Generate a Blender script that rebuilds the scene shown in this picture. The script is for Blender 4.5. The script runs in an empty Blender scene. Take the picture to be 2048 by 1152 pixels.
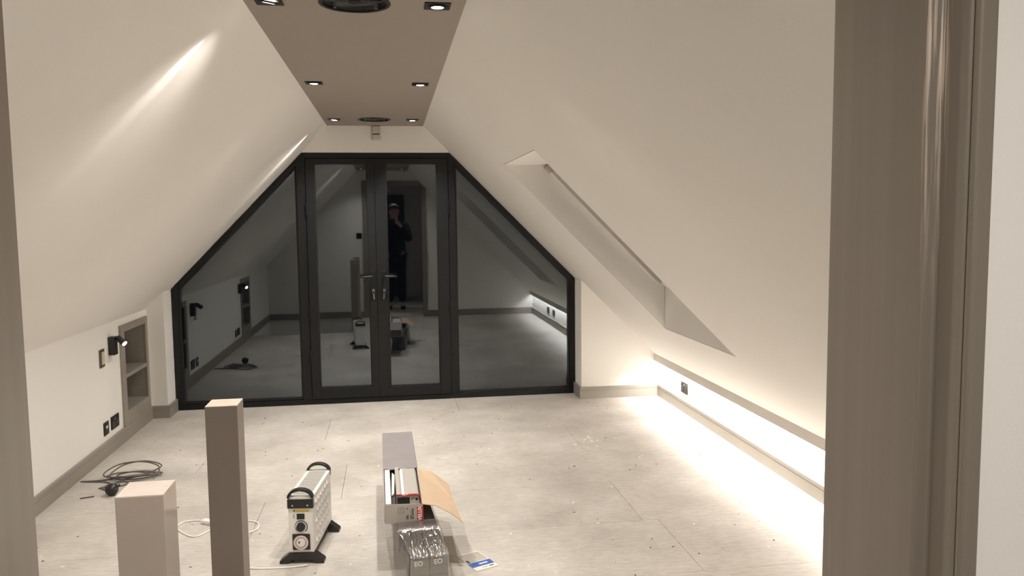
import bpy, bmesh, math, random
from mathutils import Vector, Matrix, Euler
random.seed(7)
SC = bpy.context.scene
COL = SC.collection
PI = math.pi
R_ = math.radians

# ------------------------------------------------------------------ camera
CAM_H = 1.5
def make_camera():
    f, yaw, pitch, roll = 1594.8, R_(8.589), R_(4.956), R_(0.649)
    F = Vector((math.sin(yaw)*math.cos(pitch), math.cos(yaw)*math.cos(pitch), -math.sin(pitch)))
    R = Vector((math.cos(yaw), -math.sin(yaw), 0))
    U = R.cross(F)
    R2 = R*math.cos(roll) - U*math.sin(roll)
    U2 = U*math.cos(roll) + R*math.sin(roll)
    cd = bpy.data.cameras.new('camera')
    cd.sensor_width = 36.0
    cd.lens = f/2048*36.0
    cd.clip_start = 0.01
    co = bpy.data.objects.new('camera', cd)
    m = Matrix((R2, U2, -F)).transposed().to_4x4()
    m.translation = Vector((0, 0, CAM_H))
    co.matrix_world = m
    COL.objects.link(co)
    SC.camera = co
make_camera()

# ------------------------------------------------------------------ world, exposure
w = bpy.data.worlds.new('night_sky')
SC.world = w
w.use_nodes = True
w.node_tree.nodes['Background'].inputs[0].default_value = (0.10, 0.13, 0.2, 1)
w.node_tree.nodes['Background'].inputs[1].default_value = 0.01
SC.view_settings.view_transform = 'Standard'
SC.view_settings.look = 'None'
SC.view_settings.gamma = 1.0
SC.view_settings.use_curve_mapping = False
SC.view_settings.exposure = 0.35
SC.cycles.max_bounces = 11
SC.cycles.diffuse_bounces = 5
SC.cycles.transmission_bounces = 12
SC.cycles.transparent_max_bounces = 12
SC.cycles.sample_clamp_indirect = 6.0
SC.cycles.caustics_reflective = False
SC.cycles.caustics_refractive = False
SC.cycles.use_denoising = True
SC.cycles.use_adaptive_sampling = True
SC.cycles.adaptive_threshold = 0.03

# lamp powers (tuned together)
P_DOWN = 62.0
P_STREAK = 16.0
P_LED = 46.0
P_WALL = 2.2
P_HALL = 62.0
WARM = (1.0, 0.945, 0.875)
LEDC = (1.0, 0.975, 0.945)

# ------------------------------------------------------------------ helpers
def tag(o, label=None, cat=None, group=None, kind=None):
    if label: o['label'] = label
    if cat: o['category'] = cat
    if group: o['group'] = group
    if kind: o['kind'] = kind
    return o

def empty(name, loc=(0, 0, 0), rz=0.0, label=None, cat=None, group=None, kind=None):
    o = bpy.data.objects.new(name, None)
    o.location = loc
    o.rotation_euler = (0, 0, rz)
    o.empty_display_size = 0.05
    COL.objects.link(o)
    return tag(o, label, cat, group, kind)

class MB:
    def __init__(s):
        s.v = []; s.f = []; s.sm = []
    def add(s, vs, fs, smooth=False):
        b = len(s.v)
        s.v += [tuple(v) for v in vs]
        for f in fs:
            s.f.append([i+b for i in f]); s.sm.append(smooth)
        return s
    def box(s, x0, x1, y0, y1, z0, z1):
        return s.add([(x0,y0,z0),(x1,y0,z0),(x1,y1,z0),(x0,y1,z0),(x0,y0,z1),(x1,y0,z1),(x1,y1,z1),(x0,y1,z1)],
                     [(0,3,2,1),(4,5,6,7),(0,1,5,4),(1,2,6,5),(2,3,7,6),(3,0,4,7)])
    def obox(s, c, ax, ay, az, hx, hy, hz):
        c = Vector(c); ax = Vector(ax).normalized(); ay = Vector(ay).normalized(); az = Vector(az).normalized()
        vs = []
        for k in (-1, 1):
            for (i, j) in ((-1,-1),(1,-1),(1,1),(-1,1)):
                vs.append(c + ax*hx*i + ay*hy*j + az*hz*k)
        return s.add(vs, [(0,3,2,1),(4,5,6,7),(0,1,5,4),(1,2,6,5),(2,3,7,6),(3,0,4,7)])
    def prism(s, poly, d):
        """poly: list of 3D points, extruded by vector d"""
        n = len(poly); d = Vector(d)
        vs = [Vector(p) for p in poly] + [Vector(p)+d for p in poly]
        fs = [tuple(range(n-1, -1, -1)), tuple(range(n, 2*n))]
        fs += [(i, (i+1) % n, (i+1) % n+n, i+n) for i in range(n)]
        return s.add(vs, fs)
    def cyl(s, p0, p1, r0, r1=None, n=20, smooth=True):
        p0 = Vector(p0); p1 = Vector(p1); r1 = r0 if r1 is None else r1
        d = (p1-p0).normalized()
        a = d.orthogonal().normalized(); b = d.cross(a)
        ring = lambda p, r: [p + a*r*math.cos(2*PI*i/n) + b*r*math.sin(2*PI*i/n) for i in range(n)]
        vs = ring(p0, r0) + ring(p1, r1)
        s.add(vs, [(i, (i+1) % n, (i+1) % n+n, i+n) for i in range(n)], smooth)
        s.add(ring(p0, r0), [tuple(range(n-1, -1, -1))])
        s.add(ring(p1, r1), [tuple(range(n))])
        return s
    def ring(s, c, d, ri, ro, h, n=32):
        c = Vector(c); d = Vector(d).normalized(); a = d.orthogonal().normalized(); b = d.cross(a)
        vs = []
        for (r, k) in ((ri,0),(ro,0),(ro,h),(ri,h)):
            vs += [c + d*k + a*r*math.cos(2*PI*i/n) + b*r*math.sin(2*PI*i/n) for i in range(n)]
        fs = []
        for q in range(4):
            for i in range(n):
                fs.append((q*n+i, q*n+(i+1) % n, ((q+1) % 4)*n+(i+1) % n, ((q+1) % 4)*n+i))
        return s.add(vs, fs)
    def lathe(s, c, d, prof, n=28, smooth=True):
        """prof: (radius, height along d)"""
        c = Vector(c); d = Vector(d).normalized(); a = d.orthogonal().normalized(); b = d.cross(a)
        vs = []
        for (r, h) in prof:
            vs += [c + d*h + a*r*math.cos(2*PI*i/n) + b*r*math.sin(2*PI*i/n) for i in range(n)]
        fs = [(k*n+i, k*n+(i+1) % n, (k+1)*n+(i+1) % n, (k+1)*n+i) for k in range(len(prof)-1) for i in range(n)]
        return s.add(vs, fs, smooth)
    def tube(s, pts, r, n=8):
        pts = [Vector(p) for p in pts]
        m = len(pts); vs = []
        prev = None
        for i, p in enumerate(pts):
            t = (pts[min(i+1, m-1)] - pts[max(i-1, 0)]).normalized()
            if prev is None:
                a = t.orthogonal().normalized()
            else:
                a = (prev - t*prev.dot(t))
                a = a.normalized() if a.length > 1e-6 else t.orthogonal().normalized()
            prev = a
            b = t.cross(a)
            vs += [p + a*r*math.cos(2*PI*k/n) + b*r*math.sin(2*PI*k/n) for k in range(n)]
        fs = [(i*n+k, i*n+(k+1) % n, (i+1)*n+(k+1) % n, (i+1)*n+k) for i in range(m-1) for k in range(n)]
        fs += [tuple(range(n-1, -1, -1)), tuple(range((m-1)*n, m*n))]
        return s.add(vs, fs, True)
    def mesh(s, name):
        me = bpy.data.meshes.new(name)
        me.from_pydata(s.v, [], s.f)
        me.polygons.foreach_set('use_smooth', s.sm)
        bm = bmesh.new(); bm.from_mesh(me)
        bmesh.ops.recalc_face_normals(bm, faces=bm.faces)
        bm.to_mesh(me); bm.free()
        me.update()
        return me
    def build(s, name, mat, parent=None, bevel=0.0, seg=2):
        o = bpy.data.objects.new(name, s.mesh(name))
        COL.objects.link(o)
        if mat: o.data.materials.append(mat)
        if parent: o.parent = parent
        if bevel:
            md = o.modifiers.new('bevel', 'BEVEL'); md.width = bevel; md.segments = seg; md.limit_method = 'ANGLE'
        return o

def plate(outer, holes, to3d, nrm, thick):
    """2D polygon with holes as a slab: to3d maps (u,v) to 3D; slab grows along nrm by thick"""
    bm = bmesh.new()
    loops = []
    for lp in [outer] + holes:
        vs = [bm.verts.new(to3d(*p)) for p in lp]
        loops.append(vs)
        for i in range(len(vs)):
            bm.edges.new((vs[i], vs[(i+1) % len(vs)]))
    n = Vector(nrm).normalized()
    bmesh.ops.triangle_fill(bm, use_beauty=True, use_dissolve=False, edges=bm.edges[:], normal=n)
    base = bm.faces[:]
    bm.verts.index_update()
    vs = [v.co.copy() for v in bm.verts]
    fs = [[v.index for v in f.verts] for f in base]
    N = len(vs)
    li = [[v.index for v in lp] for lp in loops]
    bm.free()
    m = MB()
    V = vs + [v + n*thick for v in vs]
    Fc = fs + [[i+N for i in reversed(f)] for f in fs]
    for lp in li:
        for i in range(len(lp)):
            a, b = lp[i], lp[(i+1) % len(lp)]
            Fc.append([a, b, b+N, a+N])
    m.add(V, Fc)
    return m

def circle(cx, cy, r, n=36):
    return [(cx + r*math.cos(2*PI*i/n), cy + r*math.sin(2*PI*i/n)) for i in range(n)]
def rect(x0, x1, y0, y1):
    return [(x0, y0), (x1, y0), (x1, y1), (x0, y1)]

def struct(o, label):
    return tag(o, label=label, kind='structure')

def light(name, kind, loc, direction, power, color, parent=None, **kw):
    ld = bpy.data.lights.new(name, kind)
    ld.energy = power; ld.color = color
    for k, v in kw.items(): setattr(ld, k, v)
    o = bpy.data.objects.new(name, ld)
    COL.objects.link(o)
    o.location = loc
    o.rotation_euler = Vector(direction).to_track_quat('-Z', 'Y').to_euler()
    if parent:
        o.parent = parent
    return o

def copy_tree(o, parent=None):
    c = o.copy(); COL.objects.link(c); c.parent = parent
    for ch in list(o.children):
        copy_tree(ch, c)
    return c

def text_mesh(name, txt, size, mat, parent, origin, xdir, ydir, depth=0.0004, bold=0.0):
    cu = bpy.data.curves.new(name, 'FONT')
    cu.body = txt; cu.size = size; cu.extrude = depth; cu.align_x = 'CENTER'; cu.align_y = 'CENTER'; cu.offset = bold
    t = bpy.data.objects.new(name, cu)
    COL.objects.link(t)
    bpy.context.view_layer.update()
    me = bpy.data.meshes.new_from_object(t)
    bpy.data.objects.remove(t); 
    x = Vector(xdir).normalized(); y = Vector(ydir).normalized(); z = x.cross(y)
    M = Matrix((x, y, z)).transposed().to_4x4(); M.translation = Vector(origin)
    me.transform(M)
    o = bpy.data.objects.new(name, me)
    me.materials.clear(); me.materials.append(mat)
    COL.objects.link(o)
    if parent: o.parent = parent
    return o

# ------------------------------------------------------------------ materials
def newmat(name):
    m = bpy.data.materials.new(name); m.use_nodes = True
    return m, m.node_tree, m.node_tree.nodes['Principled BSDF']

def plain(name, col, rough=0.5, metal=0.0, bump=0.0, bscale=200.0, spec=0.5, var=0.0, vscale=3.0, coat=0.0):
    m, nt, bs = newmat(name)
    bs.inputs['Base Color'].default_value = (*col, 1)
    bs.inputs['Roughness'].default_value = rough
    bs.inputs['Metallic'].default_value = metal
    bs.inputs['Specular IOR Level'].default_value = spec
    bs.inputs['Coat Weight'].default_value = coat
    bs.inputs['Coat Roughness'].default_value = 0.08
    tc = nt.nodes.new('ShaderNodeTexCoord')
    if bump:
        n = nt.nodes.new('ShaderNodeTexNoise'); n.inputs['Scale'].default_value = bscale; n.inputs['Detail'].default_value = 4
        b = nt.nodes.new('ShaderNodeBump'); b.inputs['Strength'].default_value = bump; b.inputs['Distance'].default_value = 0.002
        nt.links.new(tc.outputs['Object'], n.inputs['Vector'])
        nt.links.new(n.outputs['Fac'], b.inputs['Height'])
        nt.links.new(b.outputs['Normal'], bs.inputs['Normal'])
    n2 = nt.nodes.new('ShaderNodeTexNoise'); n2.inputs['Scale'].default_value = vscale; n2.inputs['Detail'].default_value = 5
    mr = nt.nodes.new('ShaderNodeMapRange')
    mr.inputs['From Min'].default_value = 0.3; mr.inputs['From Max'].default_value = 0.7
    mr.inputs['To Min'].default_value = 1-var; mr.inputs['To Max'].default_value = 1+var
    mx = nt.nodes.new('ShaderNodeMix'); mx.data_type = 'RGBA'; mx.blend_type = 'MULTIPLY'
    mx.inputs[0].default_value = 1.0
    mx.inputs[6].default_value = (*col, 1)
    cb = nt.nodes.new('ShaderNodeCombineColor')
    nt.links.new(tc.outputs['Object'], n2.inputs['Vector'])
    nt.links.new(n2.outputs['Fac'], mr.inputs['Value'])
    for k in range(3): nt.links.new(mr.outputs['Result'], cb.inputs[k])
    nt.links.new(cb.outputs[0], mx.inputs[7])
    nt.links.new(mx.outputs[2], bs.inputs['Base Color'])
    return m

def emit(name, col, s):
    m, nt, bs = newmat(name)
    bs.inputs['Base Color'].default_value = (0.8, 0.8, 0.8, 1)
    bs.inputs['Emission Color'].default_value = (*col, 1)
    bs.inputs['Emission Strength'].default_value = s
    return m

M = {}
M['wall'] = plain('white_wall_paint', (0.875, 0.85, 0.81), 0.85, bump=0.12, bscale=350, spec=0.25, var=0.012, vscale=1.2)
M['ceiling'] = plain('taupe_ceiling_paint', (0.34, 0.30, 0.262), 0.85, bump=0.1, bscale=300, spec=0.2, var=0.01)
M['skirting'] = plain('taupe_primer_on_skirting', (0.295, 0.265, 0.228), 0.5, bump=0.05, bscale=60, var=0.05, vscale=4)
M['pelmet'] = plain('pale_taupe_pelmet_paint', (0.60, 0.56, 0.51), 0.55, bump=0.05, bscale=60, var=0.03, vscale=4)
M['niche'] = plain('taupe_primer_in_niche', (0.30, 0.27, 0.235), 0.55, bump=0.05, bscale=60, var=0.12, vscale=7)
M['anthracite'] = plain('anthracite_powder_coat', (0.010, 0.0105, 0.0115), 0.5, spec=0.3, bump=0.03, bscale=500, var=0.03)
M['gasket'] = plain('black_rubber_gasket', (0.008, 0.008, 0.008), 0.6)
M['black'] = plain('matt_black_metal', (0.012, 0.011, 0.010), 0.45)
M['black_plastic'] = plain('black_plastic', (0.018, 0.017, 0.016), 0.35)
M['grey_metal'] = plain('brushed_grey_metal', (0.5, 0.49, 0.47), 0.35, metal=1.0)
M['chrome'] = plain('chrome', (0.8, 0.79, 0.77), 0.15, metal=1.0)
M['white_plastic'] = plain('white_plastic', (0.80, 0.78, 0.74), 0.35)
M['heater_white'] = plain('white_enamel_steel', (0.80, 0.775, 0.73), 0.3, var=0.01)
M['cream'] = plain('cream_insert', (0.60, 0.55, 0.45), 0.5)
M['brass'] = plain('bronze_plate', (0.20, 0.15, 0.10), 0.4, metal=0.6)
M['post'] = plain('taupe_painted_timber', (0.205, 0.169, 0.142), 0.5, bump=0.1, bscale=25, var=0.04, vscale=6)
M['raw'] = plain('raw_pinkish_timber', (0.66, 0.52, 0.44), 0.6, bump=0.1, bscale=40, var=0.10, vscale=25)
M['dark_card'] = plain('dark_grey_cardboard', (0.125, 0.113, 0.113), 0.5, bump=0.05, bscale=80, var=0.05, vscale=9)
M['lid_card'] = plain('mid_grey_coated_cardboard', (0.27, 0.245, 0.243), 0.5, bump=0.05, bscale=80, var=0.05, vscale=9)
M['grey_card'] = plain('light_grey_cardboard', (0.42, 0.385, 0.34), 0.6, bump=0.05, bscale=80, var=0.03, vscale=9)
M['tan_card'] = plain('brown_cardboard', (0.52, 0.385, 0.265), 0.75, bump=0.08, bscale=120, var=0.04, vscale=12)
M['alu'] = plain('grey_aluminium_profile', (0.52, 0.49, 0.44), 0.4, metal=0.25)
M['white_card'] = plain('white_inner_card', (0.78, 0.73, 0.67), 0.7)
M['red'] = plain('red_print', (0.50, 0.035, 0.035), 0.5)
M['blue'] = plain('blue_print', (0.06, 0.13, 0.42), 0.45)
M['ink'] = plain('black_ink', (0.03, 0.03, 0.03), 0.6)
M['white_ink'] = plain('white_ink', (0.85, 0.83, 0.80), 0.6)
M['yellow'] = plain('yellow_sticker', (0.72, 0.52, 0.10), 0.5)
M['grey_cable'] = plain('grey_cable_sheath', (0.12, 0.105, 0.09), 0.5)
M['white_cable'] = plain('white_cable_sheath', (0.80, 0.78, 0.74), 0.4)
M['pale'] = plain('pale_plaster_chip', (0.85, 0.82, 0.77), 0.8)
M['dark_chip'] = plain('dark_debris_and_gap_shade', (0.06, 0.05, 0.045), 0.7)
M['speaker_cone'] = plain('black_speaker_cone', (0.016, 0.015, 0.015), 0.3)
M['dial_pink'] = plain('dial_ring', (0.62, 0.42, 0.38), 0.5)
M['lens'] = emit('lit_downlight_lens', (1.0, 0.93, 0.85), 9.0)
M['bulb'] = emit('lit_spot_lens', (1.0, 0.93, 0.84), 30.0)
M['led'] = emit('lit_led_strip', (1.0, 0.92, 0.83), 12.0)
M['skin'] = plain('skin', (0.55, 0.34, 0.26), 0.5)
M['jacket'] = plain('dark_jacket_cloth', (0.014, 0.014, 0.018), 0.85)
M['trousers'] = plain('dark_trouser_cloth', (0.012, 0.012, 0.016), 0.85)
M['hair'] = plain('short_dark_hair', (0.05, 0.035, 0.025), 0.7)
M['dark_timber'] = plain('dark_hall_door_paint', (0.10, 0.09, 0.08), 0.5)
M['subfloor'] = plain('dark_joist_void', (0.08, 0.07, 0.06), 0.9)

def glass_mat():
    m, nt, bs = newmat('clear_pane_glass')
    nt.nodes.remove(bs)
    out = nt.nodes['Material Output']
    g = nt.nodes.new('ShaderNodeBsdfGlass')
    g.inputs['IOR'].default_value = 1.60; g.inputs['Roughness'].default_value = 0.0
    g.inputs['Color'].default_value = (0.93, 0.955, 0.97, 1)
    tc = nt.nodes.new('ShaderNodeTexCoord')
    n = nt.nodes.new('ShaderNodeTexNoise'); n.inputs['Scale'].default_value = 2.2; n.inputs['Detail'].default_value = 1
    b = nt.nodes.new('ShaderNodeBump'); b.inputs['Strength'].default_value = 0.02; b.inputs['Distance'].default_value = 0.01
    nt.links.new(tc.outputs['Object'], n.inputs['Vector'])
    nt.links.new(n.outputs['Fac'], b.inputs['Height'])
    nt.links.new(b.outputs['Normal'], g.inputs['Normal'])
    nt.links.new(g.outputs[0], out.inputs[0])
    return m
M['glass'] = glass_mat()

def film_mat():
    m, nt, bs = newmat('clear_plastic_film')
    nt.nodes.remove(bs)
    out = nt.nodes['Material Output']
    tr = nt.nodes.new('ShaderNodeBsdfTransparent'); tr.inputs[0].default_value = (0.93, 0.92, 0.91, 1)
    gl = nt.nodes.new('ShaderNodeBsdfGlossy'); gl.inputs['Roughness'].default_value = 0.10
    gl.inputs['Color'].default_value = (1, 0.98, 0.96, 1)
    df = nt.nodes.new('ShaderNodeBsdfDiffuse'); df.inputs[0].default_value = (0.7, 0.67, 0.63, 1)
    tc = nt.nodes.new('ShaderNodeTexCoord')
    mp = nt.nodes.new('ShaderNodeMapping'); mp.inputs['Scale'].default_value = (30, 8, 8)
    n = nt.nodes.new('ShaderNodeTexNoise'); n.inputs['Scale'].default_value = 1.6; n.inputs['Detail'].default_value = 4
    n.inputs['Distortion'].default_value = 1.2
    b = nt.nodes.new('ShaderNodeBump'); b.inputs['Strength'].default_value = 0.55; b.inputs['Distance'].default_value = 0.010
    nt.links.new(tc.outputs['Object'], mp.inputs['Vector']); nt.links.new(mp.outputs[0], n.inputs['Vector'])
    nt.links.new(n.outputs['Fac'], b.inputs['Height'])
    nt.links.new(b.outputs['Normal'], gl.inputs['Normal'])
    m1 = nt.nodes.new('ShaderNodeMixShader'); m1.inputs[0].default_value = 0.20
    nt.links.new(tr.outputs[0], m1.inputs[1]); nt.links.new(gl.outputs[0], m1.inputs[2])
    m2 = nt.nodes.new('ShaderNodeMixShader'); m2.inputs[0].default_value = 0.02
    nt.links.new(m1.outputs[0], m2.inputs[1]); nt.links.new(df.outputs[0], m2.inputs[2])
    nt.links.new(m2.outputs[0], out.inputs[0])
    return m
M['film'] = film_mat()

def floor_mat():
    m, nt, bs = newmat('dusty_pale_floor_board')
    L = nt.links.new
    N = lambda t: nt.nodes.new(t)
    tc = N('ShaderNodeTexCoord')
    oi = N('ShaderNodeObjectInfo')
    # broad stains
    n1 = N('ShaderNodeTexNoise'); n1.inputs['Scale'].default_value = 1.7; n1.inputs['Detail'].default_value = 7; n1.inputs['Roughness'].default_value = 0.62
    L(tc.outputs['Object'], n1.inputs['Vector'])
    # streaky grain along x
    mp = N('ShaderNodeMapping'); mp.inputs['Scale'].default_value = (8, 26, 1)
    L(tc.outputs['Object'], mp.inputs['Vector'])
    n2 = N('ShaderNodeTexNoise'); n2.inputs['Scale'].default_value = 2.2; n2.inputs['Detail'].default_value = 8; n2.inputs['Roughness'].default_value = 0.7
    L(mp.outputs[0], n2.inputs['Vector'])
    # speckle
    n3 = N('ShaderNodeTexNoise'); n3.inputs['Scale'].default_value = 48; n3.inputs['Detail'].default_value = 3
    L(tc.outputs['Object'], n3.inputs['Vector'])
    r1 = N('ShaderNodeValToRGB')
    r1.color_ramp.elements[0].position = 0.30; r1.color_ramp.elements[0].color = (0.42, 0.385, 0.342, 1)
    r1.color_ramp.elements[1].position = 0.70; r1.color_ramp.elements[1].color = (0.655, 0.612, 0.56, 1)
    L(n1.outputs['Fac'], r1.inputs[0])
    r2 = N('ShaderNodeValToRGB')
    r2.color_ramp.elements[0].position = 0.34; r2.color_ramp.elements[0].color = (0.83, 0.83, 0.83, 1)
    r2.color_ramp.elements[1].position = 0.62; r2.color_ramp.elements[1].color = (1.03, 1.03, 1.03, 1)
    L(n2.outputs['Fac'], r2.inputs[0])
    mA = N('ShaderNodeMix'); mA.data_type = 'RGBA'; mA.blend_type = 'MULTIPLY'; mA.inputs[0].default_value = 1
    L(r1.outputs[0], mA.inputs[6]); L(r2.outputs[0], mA.inputs[7])
    # dark scuffs and pale plaster smears
    r3 = N('ShaderNodeValToRGB')
    r3.color_ramp.elements[0].position = 0.245; r3.color_ramp.elements[0].color = (1, 1, 1, 1)
    r3.color_ramp.elements[1].position = 0.275; r3.color_ramp.elements[1].color = (0, 0, 0, 1)
    L(n3.outputs['Fac'], r3.inputs[0])
    mB = N('ShaderNodeMix'); mB.data_type = 'RGBA'
    L(r3.outputs[0], mB.inputs[0]); L(mA.outputs[2], mB.inputs[6]); mB.inputs[7].default_value = (0.22, 0.18, 0.15, 1)
    n4 = N('ShaderNodeTexNoise'); n4.inputs['Scale'].default_value = 6.5; n4.inputs['Detail'].default_value = 9; n4.inputs['Roughness'].default_value = 0.75
    L(mp.outputs[0], n4.inputs['Vector'])
    r4 = N('ShaderNodeValToRGB')
    r4.color_ramp.elements[0].position = 0.62; r4.color_ramp.elements[0].color = (0, 0, 0, 1)
    r4.color_ramp.elements[1].position = 0.78; r4.color_ramp.elements[1].color = (0.7, 0.7, 0.7, 1)
    L(n4.outputs['Fac'], r4.inputs[0])
    mC = N('ShaderNodeMix'); mC.data_type = 'RGBA'
    L(r4.outputs[0], mC.inputs[0]); L(mB.outputs[2], mC.inputs[6]); mC.inputs[7].default_value = (0.74, 0.70, 0.64, 1)
    # thin dark drag marks
    mp5 = N('ShaderNodeMapping'); mp5.inputs['Scale'].default_value = (2.2, 30, 1); mp5.inputs['Rotation'].default_value = (0, 0, 0.35)
    L(tc.outputs['Object'], mp5.inputs['Vector'])
    n5 = N('ShaderNodeTexNoise'); n5.inputs['Scale'].default_value = 2.6; n5.inputs['Detail'].default_value = 5; n5.inputs['Distortion'].default_value = 0.6
    L(mp5.outputs[0], n5.inputs['Vector'])
    r5 = N('ShaderNodeValToRGB')
    r5.color_ramp.elements[0].position = 0.27; r5.color_ramp.elements[0].color = (0.55, 0.55, 0.55, 1)
    r5.color_ramp.elements[1].position = 0.36; r5.color_ramp.elements[1].color = (0, 0, 0, 1)
    L(n5.outputs['Fac'], r5.inputs[0])
    mD = N('ShaderNodeMix'); mD.data_type = 'RGBA'
    L(r5.outputs[0], mD.inputs[0]); L(mC.outputs[2], mD.inputs[6]); mD.inputs[7].default_value = (0.34, 0.30, 0.26, 1)
    mC = mD
    # small tint from board to board
    mr = N('ShaderNodeMapRange'); mr.inputs['To Min'].default_value = 0.96; mr.inputs['To Max'].default_value = 1.03
    L(oi.outputs['Random'], mr.inputs['Value'])
    hs = N('ShaderNodeHueSaturation')
    L(mr.outputs[0], hs.inputs['Value']); L(mC.outputs[2], hs.inputs['Color'])
    L(hs.outputs[0], bs.inputs['Base Color'])
    bs.inputs['Roughness'].default_value = 0.62
    bs.inputs['Specular IOR Level'].default_value = 0.35
    b = N('ShaderNodeBump'); b.inputs['Strength'].default_value = 0.25; b.inputs['Distance'].default_value = 0.003
    L(n2.outputs['Fac'], b.inputs['Height']); L(b.outputs[0], bs.inputs['Normal'])
    return m
M['floor'] = floor_mat()

def jamb_mat():
    """taupe primer with brushed streaks and rubbed pale smears"""
    m, nt, bs = newmat('brushed_taupe_primer')
    L = nt.links.new; N = lambda t: nt.nodes.new(t)
    tc = N('ShaderNodeTexCoord')
    mp = N('ShaderNodeMapping'); mp.inputs['Scale'].default_value = (60, 60, 1.1)
    L(tc.outputs['Object'], mp.inputs['Vector'])
    n = N('ShaderNodeTexNoise'); n.inputs['Scale'].default_value = 1.0; n.inputs['Detail'].default_value = 6
    L(mp.outputs[0], n.inputs['Vector'])
    r = N('ShaderNodeValToRGB')
    r.color_ramp.elements[0].position = 0.3; r.color_ramp.elements[0].color = (0.208, 0.175, 0.142, 1)
    r.color_ramp.elements[1].position = 0.7; r.color_ramp.elements[1].color = (0.238, 0.203, 0.167, 1)
    L(n.outputs['Fac'], r.inputs[0])
    mp2 = N('ShaderNodeMapping'); mp2.inputs['Scale'].default_value = (45, 45, 3.0)
    L(tc.outputs['Object'], mp2.inputs['Vector'])
    n2 = N('ShaderNodeTexNoise'); n2.inputs['Scale'].default_value = 1.0; n2.inputs['Detail'].default_value = 3
    L(mp2.outputs[0], n2.inputs['Vector'])
    r2 = N('ShaderNodeValToRGB')
    r2.color_ramp.elements[0].position = 0.68; r2.color_ramp.elements[0].color = (0, 0, 0, 1)
    r2.color_ramp.elements[1].position = 0.76; r2.color_ramp.elements[1].color = (0.55, 0.55, 0.55, 1)
    L(n2.outputs['Fac'], r2.inputs[0])
    mx = N('ShaderNodeMix'); mx.data_type = 'RGBA'
    L(r2.outputs[0], mx.inputs[0]); L(r.outputs[0], mx.inputs[6]); mx.inputs[7].default_value = (0.42, 0.37, 0.31, 1)
    # paint rubbed through along the rebate edge, high up
    sp = N('ShaderNodeSeparateXYZ'); L(tc.outputs['Object'], sp.inputs[0])
    d1 = N('ShaderNodeMath'); d1.operation = 'SUBTRACT'; d1.inputs[1].default_value = 0.654; L(sp.outputs['Y'], d1.inputs[0])
    d2 = N('ShaderNodeMath'); d2.operation = 'ABSOLUTE'; L(d1.outputs[0], d2.inputs[0])
    d3 = N('ShaderNodeMapRange'); d3.inputs['From Min'].default_value = 0.004; d3.inputs['From Max'].default_value = 0.010; d3.inputs['To Min'].default_value = 1; d3.inputs['To Max'].default_value = 0
    L(d2.outputs[0], d3.inputs['Value'])
    d4 = N('ShaderNodeMapRange'); d4.inputs['From Min'].default_value = 1.42; d4.inputs['From Max'].default_value = 1.66; L(sp.outputs['Z'], d4.inputs['Value'])
    mp3 = N('ShaderNodeMapping'); mp3.inputs['Scale'].default_value = (420, 420, 9); L(tc.outputs['Object'], mp3.inputs['Vector'])
    n3 = N('ShaderNodeTexNoise'); n3.inputs['Scale'].default_value = 1.0; n3.inputs['Detail'].default_value = 4; L(mp3.outputs[0], n3.inputs['Vector'])
    d5 = N('ShaderNodeMapRange'); d5.inputs['From Min'].default_value = 0.46; d5.inputs['From Max'].default_value = 0.56; L(n3.outputs['Fac'], d5.inputs['Value'])
    p1 = N('ShaderNodeMath'); p1.operation = 'MULTIPLY'; L(d3.outputs[0], p1.inputs[0]); L(d4.outputs[0], p1.inputs[1])
    p2 = N('ShaderNodeMath'); p2.operation = 'MULTIPLY'; L(p1.outputs[0], p2.inputs[0]); L(d5.outputs[0], p2.inputs[1])
    mx2 = N('ShaderNodeMix'); mx2.data_type = 'RGBA'; L(p2.outputs[0], mx2.inputs[0]); L(mx.outputs[2], mx2.inputs[6]); mx2.inputs[7].default_value = (0.60, 0.50, 0.41, 1)
    L(mx2.outputs[2], bs.inputs['Base Color'])
    bs.inputs['Roughness'].default_value = 0.42
    b = N('ShaderNodeBump'); b.inputs['Strength'].default_value = 0.12; b.inputs['Distance'].default_value = 0.002
    L(n.outputs['Fac'], b.inputs['Height']); L(b.outputs[0], bs.inputs['Normal'])
    return m
M['jamb'] = jamb_mat()
M['wrapped'] = plain('glossy_wrapped_timber', (0.39, 0.332, 0.284), 0.40, bump=0.12, bscale=12, var=0.05, vscale=5, coat=0.9)

# ------------------------------------------------------------------ room dimensions (metres)
YB = 0.80          # back wall, room side
YH = 0.619         # back wall, hall side
YN = 6.388         # front of the nibs beside the glazing
YD = 6.621         # glazing plane
XL, XR = -1.855, 2.210
ZC = 2.259
XCL, XCR = -0.483, 0.281
KL, KR = 1.029, 1.006          # roof pitches
slopeL = lambda x: ZC + KL*(x - XCL)
slopeR = lambda x: ZC - KR*(x - XCR)
ZKL = slopeL(XL)
XP, ZPT, ZPB = 2.166, 0.363, 0.298
HX, HY = -0.445, 2.455         # stairwell corner
YEND = 6.80

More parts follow.
